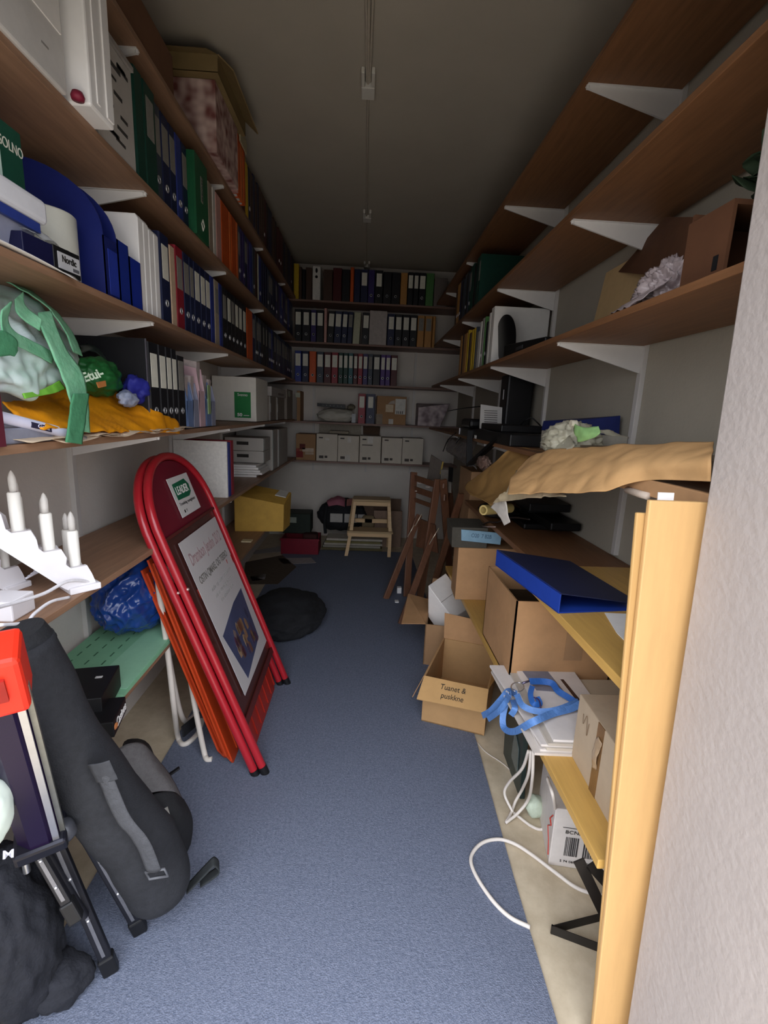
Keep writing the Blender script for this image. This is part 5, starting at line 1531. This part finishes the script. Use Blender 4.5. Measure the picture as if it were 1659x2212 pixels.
tag(MB().box(.0, .14, 5.1, 5.16, .1, .38).build('beige_cloth', mat('#75664c', .8, ns=10, na=.2), bevel=.03), 'beige cloth bundle between the black bag and the step stool', 'cloth')
for i in range(5):
    o = MB().box(-.43 + .012 * i, .23 - .02 * (i % 2), 4.98 + .01 * (i % 3), 5.2, .012 + i * .026, .012 + i * .026 + .024).build('newspaper_bundle', mat(('#5f5638', '#8a8478', '#a59d90', '#6f6740', '#b0a89a')[i], .8, ns=20, na=.12), bevel=.002)
    tag(o, f'{("lowest", "second", "middle", "fourth", "topmost")[i]} bundle in the newspaper pile under the step stool', 'newspapers', 'newspaper pile')
t = thing('red_crate', 'dark red plastic crate on the floor in the far left corner', 'crate', (-.62, 4.95, 0))
RC = mat('#7a1528', .45, na=.1)
b = MB()
b.box(-.84, -.45, 4.80, 4.812, 0, .17).box(-.84, -.45, 5.1, 5.112, 0, .17).box(-.84, -.828, 4.812, 5.1, 0, .17).box(-.462, -.45, 4.812, 5.1, 0, .17).box(-.84, -.45, 4.8, 5.11, 0, .01)
b.build('body', RC, t, bevel=.002)
MB().box(-.85, -.44, 4.795, 4.81, .155, .175).build('rim', RC, t, bevel=.003)
t = thing('green_box', 'dark green box with pale tape on top of the red crate', 'box', (-.66, 5.05, .18))
MB().box(-.85, -.55, 4.95, 5.2, .19, .41).build('body', mat('#1f2a22', .6, na=.15), t, bevel=.01)
MB().box(-.84, -.70, 4.945, 4.951, .31, .37).build('tape', mat('#8d9488', .5), t)
tag(MB().box(-.62, -.47, 4.87, 5.0, .12, .21).build('dark_bundle', mat('#3a1c18', .8, na=.2), bevel=.02), 'dark brown bundle in the red crate beside the green box', 'bundle')
for i, (q, lb_) in enumerate((([(600, 1206), (672, 1205), (683, 1216), (612, 1219)], 'grey white paper lying at the end of the carpet by the red crate'), ([(545, 1190), (608, 1180), (607, 1192), (548, 1197)], 'white paper strip on the floor near the red crate'), ([(540, 1246), (575, 1240), (572, 1252), (545, 1256)], 'white paper scrap on the floor above the black bag'))):
    o = MB().slab([PZ(u, v, .011) for u, v in q], (0, 0, .002)).build('paper_sheet', mat('#a09a98', .7))
    tag(o, lb_, 'paper')
o = MB().slab([PZ(u, v, .009) for u, v in ((530, 1215), (610, 1200), (640, 1225), (600, 1262), (525, 1262))], (0, 0, .004)).build('cardboard_sheet', mat('#554a3e', .85, na=.15))
tag(o, 'dull brown cardboard sheet lying on the carpet left of the aisle', 'cardboard')
t = thing('black_bag', 'soft black bag lying on the carpet beyond the red signs', 'bag', (-.42, 3.3, 0))
MB().blob((-.52, 3.15, .09), (.27, .34, .13), .12, 2, 7, 5, flat=.011).build('bag_body', BLACKF, t, smooth=True)
# ------------------------------------------------------------------ folded red pavement sign and orange panels
RED = mat('#a8202a', .28, ns=14, na=.06, spec=.6, coat=.2)
REDP = mat('#6e1226', .35, ns=8, na=.08, spec=.5)
SL = .375                      # how far the sign leans back per metre of height
S0 = V((-.368, 1.725, 0))
UPV = V((-SL, 0, 1)).normalized()
NRM = V((1, 0, SL)).normalized()
WID = .665


def sp_(yy, s, off=0):
    """point on the leaning sign: yy along its width, s up its face, off in front of it"""
    return S0 + V((-.014 * yy / WID, yy, 0)) + UPV * s + NRM * off


t = thing('pavement_sign', 'folded red tubular pavement sign leaning on the left shelves', 'sign', S0 + V((0, .33, 0)))
HT = 1.06
def arch(off, s0, name, dy=0):
    P_ = [sp_(dy, s0, off), sp_(dy, .5, off), sp_(dy, HT - .02, off)]
    for i in range(1, 24):
        a = PI * i / 24
        P_.append(sp_(dy + WID / 2 - WID / 2 * math.cos(a), HT + (.305) * math.sin(a) ** .85, off))
    P_ += [sp_(dy + WID, HT - .02, off), sp_(dy + WID, .5, off), sp_(dy + WID, s0, off)]
    fr_ = MB().tube(P_, .0165, 14).build(name, RED, t, smooth=60)
    for yy in (dy, dy + WID):
        MB().tube([sp_(yy, s0 - .028, off), sp_(yy, s0 + .012, off)], .0185, 14).build('rubber_foot', BLACK, fr_, smooth=60)
    for yy in (dy,):
        q = sp_(yy, .86, off + .0165)
        MB().blob(q, (.007, .007, .006), 0, 1, 1, 2).build('rivet', mat('#d9b8b0', .3, metal=.6), fr_, smooth=True)
    return fr_


arch(0, .03, 'front_frame')
arch(-.036, .03, 'rear_frame', -.008)


def panel(off, s0, s1, m, name, thick=.006, inset=.02):
    Q_ = [sp_(inset, s0, off), sp_(WID - inset, s0, off)]
    if s1 is None:
        Q_.append(sp_(WID - inset, HT, off))
        for i in range(1, 20):
            a = PI * i / 20
            Q_.append(sp_(WID / 2 + (WID / 2 - inset) * math.cos(a), HT + .285 * math.sin(a) ** .85, off))
        Q_.append(sp_(inset, HT, off))
    else:
        Q_ += [sp_(WID - inset, s1, off), sp_(inset, s1, off)]
    return MB().slab(Q_, -NRM * thick).build(name, m, t)


panel(-.004, HT, None, REDP, 'head_panel')
panel(-.06, .1, None, REDP, 'rear_panel')
panel(-.008, .22, HT, mat('#4f2a26', .25, ns=10, na=.06, spec=.6), 'poster_frame', .01)
MB().bar(sp_(.02, HT, .001), sp_(WID - .02, HT, .001), .012, .008, NRM).build('rail', mat('#5a2422', .4), t)
MB().bar(sp_(.02, .235, .0), sp_(WID - .02, .235, .0), .03, .006, NRM).build('rail', mat('#5a2422', .4), t)
# poster
py0, py1, ps0, ps1 = .118, .617, .305, 1.02
ps = MB().slab([sp_(py0, ps0, .0), sp_(py1, ps0, .0), sp_(py1, ps1, .0), sp_(py0, ps1, .0)], NRM * .0015).build('poster', mat('#c9c4c4', .35, ns=6, na=.03, spec=.6), t)
YV = V((-.014 / WID, 1, 0)).normalized()
fm = lambda yy, s: frame(sp_(yy, s, .0022), YV, UPV)
ROSE = mat('#a58c8e', .6)
text('Drambon Jenshn 2012', .075, ROSE, ps, fm(.365, .93), width=.42, bold=.0012)
text('OSTIN QMARE, OG TEIERO', .045, mat('#77736f', .6), ps, fm(.365, .835), width=.41, bold=.0008)
for i, (tx, w_) in enumerate((('kaffe og kaker pa plassen', .3), ('alle er hjertelig velkomne', .28), ('fra klokken tolv', .2))):
    text(tx, .024, mat('#9d9a98', .6), ps, fm(.385, .765 - i * .036), width=w_)
# picture of a group of people: coloured patches on a dark photo
MB().slab([sp_(.215, .33, .0016), sp_(.53, .375, .0016), sp_(.565, .64, .0016), sp_(.40, .63, .0016), sp_(.15, .58, .0016)], NRM * .0008).build('photo_print', mat('#454a68', .35, ns=6, na=.25, spec=.5), ps)
rp = random.Random(9)
for j in range(26):
    yy, s_ = rp.uniform(.235, .51), rp.uniform(.4, .54)
    m_ = mat(rp.choice(('#6d4a3c', '#8a6a50', '#4c3f58', '#3b3d56', '#7d6a66', '#a08468', '#553248')), .4)
    MB().slab([sp_(yy - .012, s_ - .03, .0025), sp_(yy + .014, s_ - .03, .0025), sp_(yy + .016, s_ + .012, .0025), sp_(yy, s_ + .028, .0025), sp_(yy - .014, s_ + .01, .0025)], NRM * .0004).build('figure_patch', m_, ps)
# sticker on the head panel
st = MB().slab([sp_(.255, 1.098, .0), sp_(.493, 1.098, .0), sp_(.493, 1.271, .0), sp_(.255, 1.271, .0)], NRM * .0015).build('sticker', mat('#d8d4d2', .5, na=.03), t)
GS = mat('#156445', .5)
MB().slab([sp_(.285, 1.172, .0016), sp_(.42, 1.17, .0016), sp_(.455, 1.187, .0016), sp_(.462, 1.22, .0016), sp_(.43, 1.25, .0016), sp_(.285, 1.243, .0016)], NRM * .0008).build('logo_shape', GS, st)
text('LEADER', .05, WHITE, st, frame(sp_(.368, 1.208, .0028), YV, UPV), width=.14, bold=.0006)
text('Trondelag menigheter', .02, INK, st, frame(sp_(.375, 1.152, .002), YV, UPV), width=.19)
MB().slab([sp_(.30, 1.112, .0016), sp_(.312, 1.112, .0016), sp_(.312, 1.125, .0016), sp_(.30, 1.125, .0016)], NRM * .0005).build('mark', INK, st)
text('Y', .018, INK, st, frame(sp_(.33, 1.118, .002), YV, UPV))

# orange ribbed panels behind the sign
OR = mat('#b8401c', .4, ns=8, na=.1, spec=.5)
OR2 = mat('#a32a1e', .4, ns=8, na=.1, spec=.5)
for i, (dx, dy, m, lb_, ht) in enumerate(((-.075, .03, OR2, 'red ribbed panel standing right behind the pavement sign', .8), (-.145, .02, OR, 'orange ribbed panel, outermost behind the pavement sign', .95), (-.185, .05, OR, 'orange panel nearest the white tube frame', .9))):
    t = thing('ribbed_panel', lb_, 'panel', (S0.x + dx, 2.05, 0), 'ribbed panels behind the sign')
    o0 = S0 + V((dx, dy, .012))
    sl = V((-.30 - .02 * i, 0, 1)).normalized()
    nn = V((1, 0, .32)).normalized()
    wd = .60
    b = MB()
    b.slab([o0 + V((0, .03, 0)), o0 + V((0, wd - .03, 0)), o0 + V((0, wd, 0)) + sl * .06, o0 + V((0, wd, 0)) + sl * ht, o0 + sl * ht, o0 + sl * .06], -nn * .008)
    b.build('board', m, t)
    for k_ in range(8):
        MB().bar(o0 + V((0, .02 + k_ * .08, 0)) + sl * .02, o0 + V((0, .02 + k_ * .08, 0)) + sl * (ht - .02), .008, .012, nn).build('rib', m, t)
# white tubular folding frame
t = thing('tube_chair', 'folded white bent tube chair beside the orange panels', 'chair', (-.7, 1.85, 0))
WT = mat('#d8cfc4', .4, ns=12, na=.05)
G_1 = [P(345, 1200, -.79), P(342, 1260, -.79), P(352, 1330, -.785), P(366, 1440, -.775), P(376, 1530, -.765), PZ(384, 1590, .03), PZ(395, 1608, .012), PZ(412, 1600, .015), P(430, 1580, -.73), P(437, 1555, -.74)]
G_2 = [P(350, 1235, -.765), P(358, 1225, -.76), P(366, 1240, -.75), P(385, 1330, -.735), P(405, 1430, -.71), P(422, 1530, -.68), PZ(440, 1620, .04), PZ(447, 1640, .012), PZ(458, 1640, .012)]
G_3 = [P(352, 1290, -.80), P(362, 1400, -.795), P(380, 1500, -.79), P(392, 1545, -.785), P(402, 1558, -.78), P(418, 1548, -.77), P(426, 1535, -.765)]
for g in (G_1, G_2, G_3):
    MB().tube(spline(g, 6), .0115, 12).build('tube', WT, t, smooth=60)
MB().slab([P(395, 1570, -.745), P(425, 1545, -.74), P(432, 1562, -.735), P(398, 1592, -.74)], (-.008, 0, 0)).build('black_web', BLACKF, t)

# ------------------------------------------------------------------ long black carrying bag
t = thing('carry_bag', 'long padded black carrying bag leaning beside the tripod screen', 'bag', (-.56, 1.15, 0))
B0, T0 = V((-.545, 1.15, .056)), PY(45, 1386, .985)
ax = (T0 - B0).normalized()
n_ = 40
pth, rad = [], []
L_ = (T0 - B0).length
for i in range(n_ + 1):
    f = i / n_
    pth.append(lerp(B0, T0, f) + V((.012 * math.sin(f * 7), .01 * math.sin(f * 5 + 1), 0)))
    r = .089 if f < .45 else .089 - .029 * (f - .45) / .55
    if f < .12:
        r *= math.sqrt(max(.02, 1 - ((.12 - f) / .12) ** 2))
    r *= 1 + .025 * math.sin(f * 23) + .02 * math.sin(f * 11)
    rad.append(r)
m_ = MB().tube(pth, rad, 32)
off = V((1.3, 4.1, 2.2))
for v in m_.v:
    v += (v - lerp(B0, T0, max(0, min(1, (v - B0).dot(ax) / L_)))) * .12 * noise.noise(v * 9 + off)
m_.build('bag_body', mat('#242529', .85, ns=60, na=.2, bump=.25, bs=240), t, smooth=True)
MB().tube([T0 - ax * .02, T0 + ax * .025], [.063, .054], 28).build('top_cuff', BLACKF, t, smooth=50)
side = ax.cross(V((0, 1, 0))).normalized()
front = V((.55, -.83, 0)); front = (front - ax * front.dot(ax)).normalized()
fx = lambda f, w_: lerp(B0, T0, f) + front * ((.089 if f < .45 else .089 - .029 * (f - .45) / .55) + .008) + side * w_


def webbing(fs, w0, wd, nm, m, thick=.003):
    A = [fx(f, w0 - wd / 2 + o) for f, o in fs]
    Bq = [fx(f, w0 + wd / 2 + o) for f, o in fs]
    return MB().sheet([A, [lerp(a, b, .5) + front * .004 for a, b in zip(A, Bq)], Bq], 24, 6, thick, .001, 20, 1).build(nm, m, t, smooth=True)


WB_ = mat('#45464a', .8, ns=90, na=.15, bump=.3, bs=260)
webbing([(.66, .0), (.5, .01), (.4, -.004), (.28, .004)], -.045, .036, 'strap', WB_)
MB().tube([fx(.28, -.067), fx(.28, -.018), fx(.25, -.018), fx(.25, -.067)], .004, 8, closed=True).build('buckle', mat('#55565a', .4), t, smooth=True)
webbing([(.68, 0), (.62, .002)], -.045, .05, 'strap_patch', mat('#38393d', .8, ns=90, na=.15))
lp = MB()
c0 = B0 + V((.052, .03, -.005))
lp.sheet([[c0 + V((0, 0, 0)), c0 + V((.05, .02, .045)), c0 + V((.075, .035, .06)), c0 + V((.085, .045, .02)), c0 + V((.03, .035, -.02))], [c0 + V((-.01, .03, 0)), c0 + V((.04, .05, .05)), c0 + V((.065, .065, .065)), c0 + V((.075, .075, .022)), c0 + V((.02, .065, -.02))]], 24, 5, .003)
lp.build('handle_loop', mat('#2c2f30', .8, ns=90, na=.15), t, smooth=True)

# ------------------------------------------------------------------ tripod projection screen
t = thing('tripod_screen', 'folded tripod projection screen with purple black case and red end', 'screen', (-.65, 1.02, 0))
TB, TT = PY(88, 1795, .935), PY(-6, 1475, .80)
ta = (TT - TB).normalized()
sd = ta.cross(V((.5, -.86, 0))).normalized()
fr2 = sd.cross(ta).normalized()
if fr2.y > 0:
    fr2 = -fr2
PUR = mat('#170a28', .25, ns=6, na=.1, spec=.35)
b = MB()
for a_, b_ in ((TB, TT),):
    c8 = []
    for k_ in range(8):
        an = PI / 8 + PI / 4 * k_
        c8.append(sd * .042 * math.cos(an) * 1.05 + fr2 * .042 * math.sin(an) * 1.05)
    b.slab([TB + c for c in c8], TT - TB)
b.build('screen_case', PUR, t, smooth=20)
MB().bar(TB + sd * .03 + fr2 * .036, TT + sd * .03 + fr2 * .036, .012, .006, fr2).build('bright_rail', STEEL, t)
MB().bar(TB + sd * .042 + fr2 * .018, TT + sd * .042 + fr2 * .018, .01, .012, fr2).build('bright_rail', mat('#8d8d86', .3, metal=.7), t)
RC2 = mat('#d8301c', .4, ns=10, na=.05)
M = Matrix.Translation(TT) @ Matrix((sd, fr2, ta)).transposed().to_4x4()
MB().box(-.046, .046, -.046, .046, -.045, .085, M).build('end_cap', RC2, t, bevel=.01)
MB().box(-.02, .02, .046, .053, .0, .05, M).build('recess', mat('#8f1c14', .5), t)
MB().box(-.05, .05, -.045, .05, -.03, .008, Matrix.Translation(TB) @ Matrix((sd, fr2, ta)).transposed().to_4x4()).build('lower_cap', mat('#22222a', .3, metal=.5), t, bevel=.008)
BLK = mat('#17171c', .4, ns=30, na=.15)
GRY = mat('#77777c', .4, metal=.6)
KN = V((-.70, .985, .42))
MB().blob(TB + V((.035, .02, -.02)), (.03, .026, .03), .1, 2, 1, 3).build('clamp_knob', mat('#3a3b40', .35), t, smooth=True)
for i, (foot, top, w_) in enumerate(((PZ(240, 2095, .012), TB + V((-.02, .03, .05)), .03), (PZ(303, 2008, .012), TB + V((.03, .05, .04)), .03), (PY(165, 1984, .93), TB + V((-.05, .0, .05)), .022))):
    lg = MB().bar(foot, top, w_, .02, fr2).build('leg', BLK, t, bevel=.003)
    d_ = (top - foot).normalized()
    MB().bar(foot - d_ * .004, foot + d_ * .055, w_ + .008, .028, fr2).build('foot_cap', BLACK, lg, bevel=.005)
    MB().bar(foot + d_ * .07 + fr2 * .011, top - d_ * .05 + fr2 * .011, .008, .003, fr2).build('edge_strip', GRY, lg)
    for k_ in (.35, .6):
        MB().blob(lerp(foot, top, k_) + fr2 * .011, (.005, .005, .005), 0, 1, 1, 2).build('rivet', STEEL, lg, smooth=True)
MB().tube([TB + V((-.03, .02, -.02)), lerp(PZ(240, 2095, .012), TB, .42)], .011, 12).build('centre_tube', BLK, t, smooth=60)
MB().tube([TB + V((-.09, .04, .22)), TB + V((-.075, .04, -.16))], .008, 10).build('side_rod', STEEL, t, smooth=60)

# ------------------------------------------------------------------ black cloth bag and pale bag by the left jamb
t = thing('cloth_bag', 'slouched black cloth bag with white letter at the lower left corner', 'bag', (-.8, .95, 0))
tag_m = mat('#1d1e24', .85, ns=40, na=.2, bump=.3, bs=150)
cb = MB()
M = Euler((math.radians(-6), math.radians(-10), math.radians(20))).to_matrix()
cb.blob((-.835, .96, .21), (.10, .12, .23), .10, 2.4, 6, 5, M=M, flat=.009, crease=True)
cb.build('bag_body', tag_m, t, smooth=True)
MB().blob((-.745, .965, .05), (.085, .065, .055), .15, 2.4, 2, 4, flat=.009).build('bag_corner', tag_m, t, smooth=True)
q = PY(18, 1846, .832)
text('M', .026, mat('#b9b9c4', .6), t, frame(q, V((.9, .35, -.1)), (-.15, 0, 1)), bold=.0008)
t = thing('pale_sack', 'pale green white plastic sack at the left picture edge', 'sack', (-.75, .8, .4))
MB().blob(PY(-28, 1760, .80), (.035, .05, .075), .1, 2, 3, 4).build('sack_body', mat('#d2ddd2', .5, ns=9, na=.06), t, smooth=True)

# ------------------------------------------------------------------ grey and black rucksack
t = thing('rucksack', 'grey topped black rucksack lying beside the long carrying bag', 'rucksack', (-.67, 1.42, 0))
RB = mat('#1d1d1f', .8, ns=60, na=.2, bump=.25, bs=220)
GRF = mat('#5f5c5c', .85, ns=80, na=.15, bump=.25, bs=260)
X2 = lambda u, v, y: PY(u, v, y)
MB().hexa([X2(300, 1800, 1.33) - V((0, 0, .02)), X2(392, 1852, 1.34), X2(408, 1780, 1.52) - V((0, 0, .05)), X2(318, 1745, 1.54) - V((0, 0, .05))],
          [X2(250, 1628, 1.37), X2(320, 1618, 1.42), X2(318, 1590, 1.56), X2(262, 1590, 1.54)]).build('main_body', RB, t, bevel=.035, seg=4, smooth=True)
MB().sheet([[X2(251, 1620, 1.372), X2(275, 1609, 1.39), X2(300, 1610, 1.41), X2(322, 1630, 1.43)], [X2(268, 1662, 1.345), X2(296, 1655, 1.355), X2(326, 1652, 1.375), X2(350, 1664, 1.41)], [X2(288, 1702, 1.325), X2(318, 1692, 1.33), X2(350, 1688, 1.345), X2(374, 1700, 1.385)], [X2(304, 1726, 1.315), X2(330, 1712, 1.315), X2(362, 1712, 1.33), X2(388, 1728, 1.365)]], 24, 24, .012, .002, 10, 2).build('top_panel', GRF, t, smooth=True)
MB().sheet([[X2(304, 1726, 1.318), X2(335, 1714, 1.318), X2(366, 1714, 1.335), X2(390, 1730, 1.368)], [X2(320, 1770, 1.30), X2(350, 1760, 1.29), X2(385, 1760, 1.31), X2(410, 1775, 1.36)], [X2(335, 1825, 1.31), X2(360, 1830, 1.30), X2(390, 1830, 1.32), X2(408, 1815, 1.36)], [X2(345, 1850, 1.33), X2(365, 1855, 1.325), X2(385, 1852, 1.335), X2(395, 1845, 1.36)]], 24, 24, .012, .003, 10, 4).build('lower_panel', RB, t, smooth=True)
MB().blob(X2(360, 1780, 1.335), (.05, .045, .045), .08, 2, 5, 4).build('front_pocket', mat('#222224', .75, ns=60, na=.2, bump=.2, bs=220), t, smooth=True)
MB().slab([X2(327, 1762, 1.262), X2(362, 1742, 1.262), X2(368, 1762, 1.262), X2(337, 1782, 1.262)], (0, -.003, 0)).build('label_patch', mat('#a8a49c', .7), t)
MB().tube(spline([X2(300, 1612, 1.46), X2(335, 1640, 1.46), X2(372, 1700, 1.43), X2(398, 1745, 1.41), X2(405, 1790, 1.39)], 6), .006, 8).build('zip_edge', BLACK, t, smooth=True)
MB().bar(X2(362, 1676, 1.45), X2(388, 1658, 1.47), .014, .006).build('strap_tab', BLACK, t, bevel=.002)

# ------------------------------------------------------------------ boards leaning behind the entrance wall
BM = mat('#c9a06a', .55, ns=4, na=.06, stretch=(8, 8, 1), bump=.03)
def leanboard(x0b, x0t, y0b, y0t, h, th, label, m):
    mb = MB().hexa([(x0b, y0b, .001), (1.0, y0b, .001), (1.0, y0b + th, .001), (x0b, y0b + th, .001)], [(x0t, y0t, h), (.98, y0t, h), (.98, y0t + th, h), (x0t, y0t + th, h)])
    o = mb.build('wooden_board', m, bevel=.003)
    return tag(o, label, 'board', 'boards behind the entrance wall')


leanboard(.603, .5586, .84, .8845, 1.355, .012, 'tall golden wooden board leaning behind the entrance wall, front one', BM)
leanboard(.609, .544, .853, .897, 1.327, .009, 'second golden board peeping out left behind the tall front board', mat('#b8925c', .55, ns=4, na=.06, stretch=(8, 8, 1)))
o = MB().hexa([(.665, .867, .001), (.70, .867, .001), (.70, .869, .001), (.665, .869, .001)], [(.59, .911, 1.3675), (.623, .911, 1.3675), (.623, .913, 1.3675), (.59, .913, 1.3675)]).build('white_card', PAPER)
tag(o, 'white card edge sticking up behind the golden boards', 'card')
# ------------------------------------------------------------------ camera, light
cam = bpy.data.cameras.new('camera')
co = bpy.data.objects.new('camera', cam)
COL.objects.link(co)
Rm = Matrix((_X, _D, _U))       # camera axes -> world
co.matrix_world = Matrix.Translation(EYE) @ Rm.to_4x4()
cam.sensor_fit = 'VERTICAL'
cam.sensor_height = 24
cam.lens = F / 2212 * 24
cam.clip_start = .02
SC.camera = co

w = bpy.data.worlds.new('sky')
SC.world = w
w.use_nodes = True
nt = w.node_tree
bg = nt.nodes['Background']
tc = nt.nodes.new('ShaderNodeTexCoord')
sx = nt.nodes.new('ShaderNodeSeparateXYZ')
nt.links.new(tc.outputs['Generated'], sx.inputs[0])
cr = nt.nodes.new('ShaderNodeValToRGB')
cr.color_ramp.elements[0].position = .42
cr.color_ramp.elements[0].color = (.36, .35, .34, 1)
cr.color_ramp.elements[1].position = .54
cr.color_ramp.elements[1].color = (.80, .83, .90, 1)
e = cr.color_ramp.elements.new(1.0)
e.color = (1.75, 1.85, 2.05, 1)
mr = nt.nodes.new('ShaderNodeMapRange')
mr.inputs[1].default_value = -1
mr.inputs[2].default_value = 1
nt.links.new(sx.outputs['Z'], mr.inputs[0])
nt.links.new(mr.outputs[0], cr.inputs[0])
nt.links.new(cr.outputs[0], bg.inputs['Color'])
bg.inputs['Strength'].default_value = 1.0

SC.cycles.max_bounces = 10
SC.cycles.diffuse_bounces = 8
SC.cycles.use_denoising = True
vs = SC.view_settings
vs.view_transform = 'Standard'
vs.look = 'None'
vs.exposure = 1.87
vs.gamma = 1
vs.use_curve_mapping = False
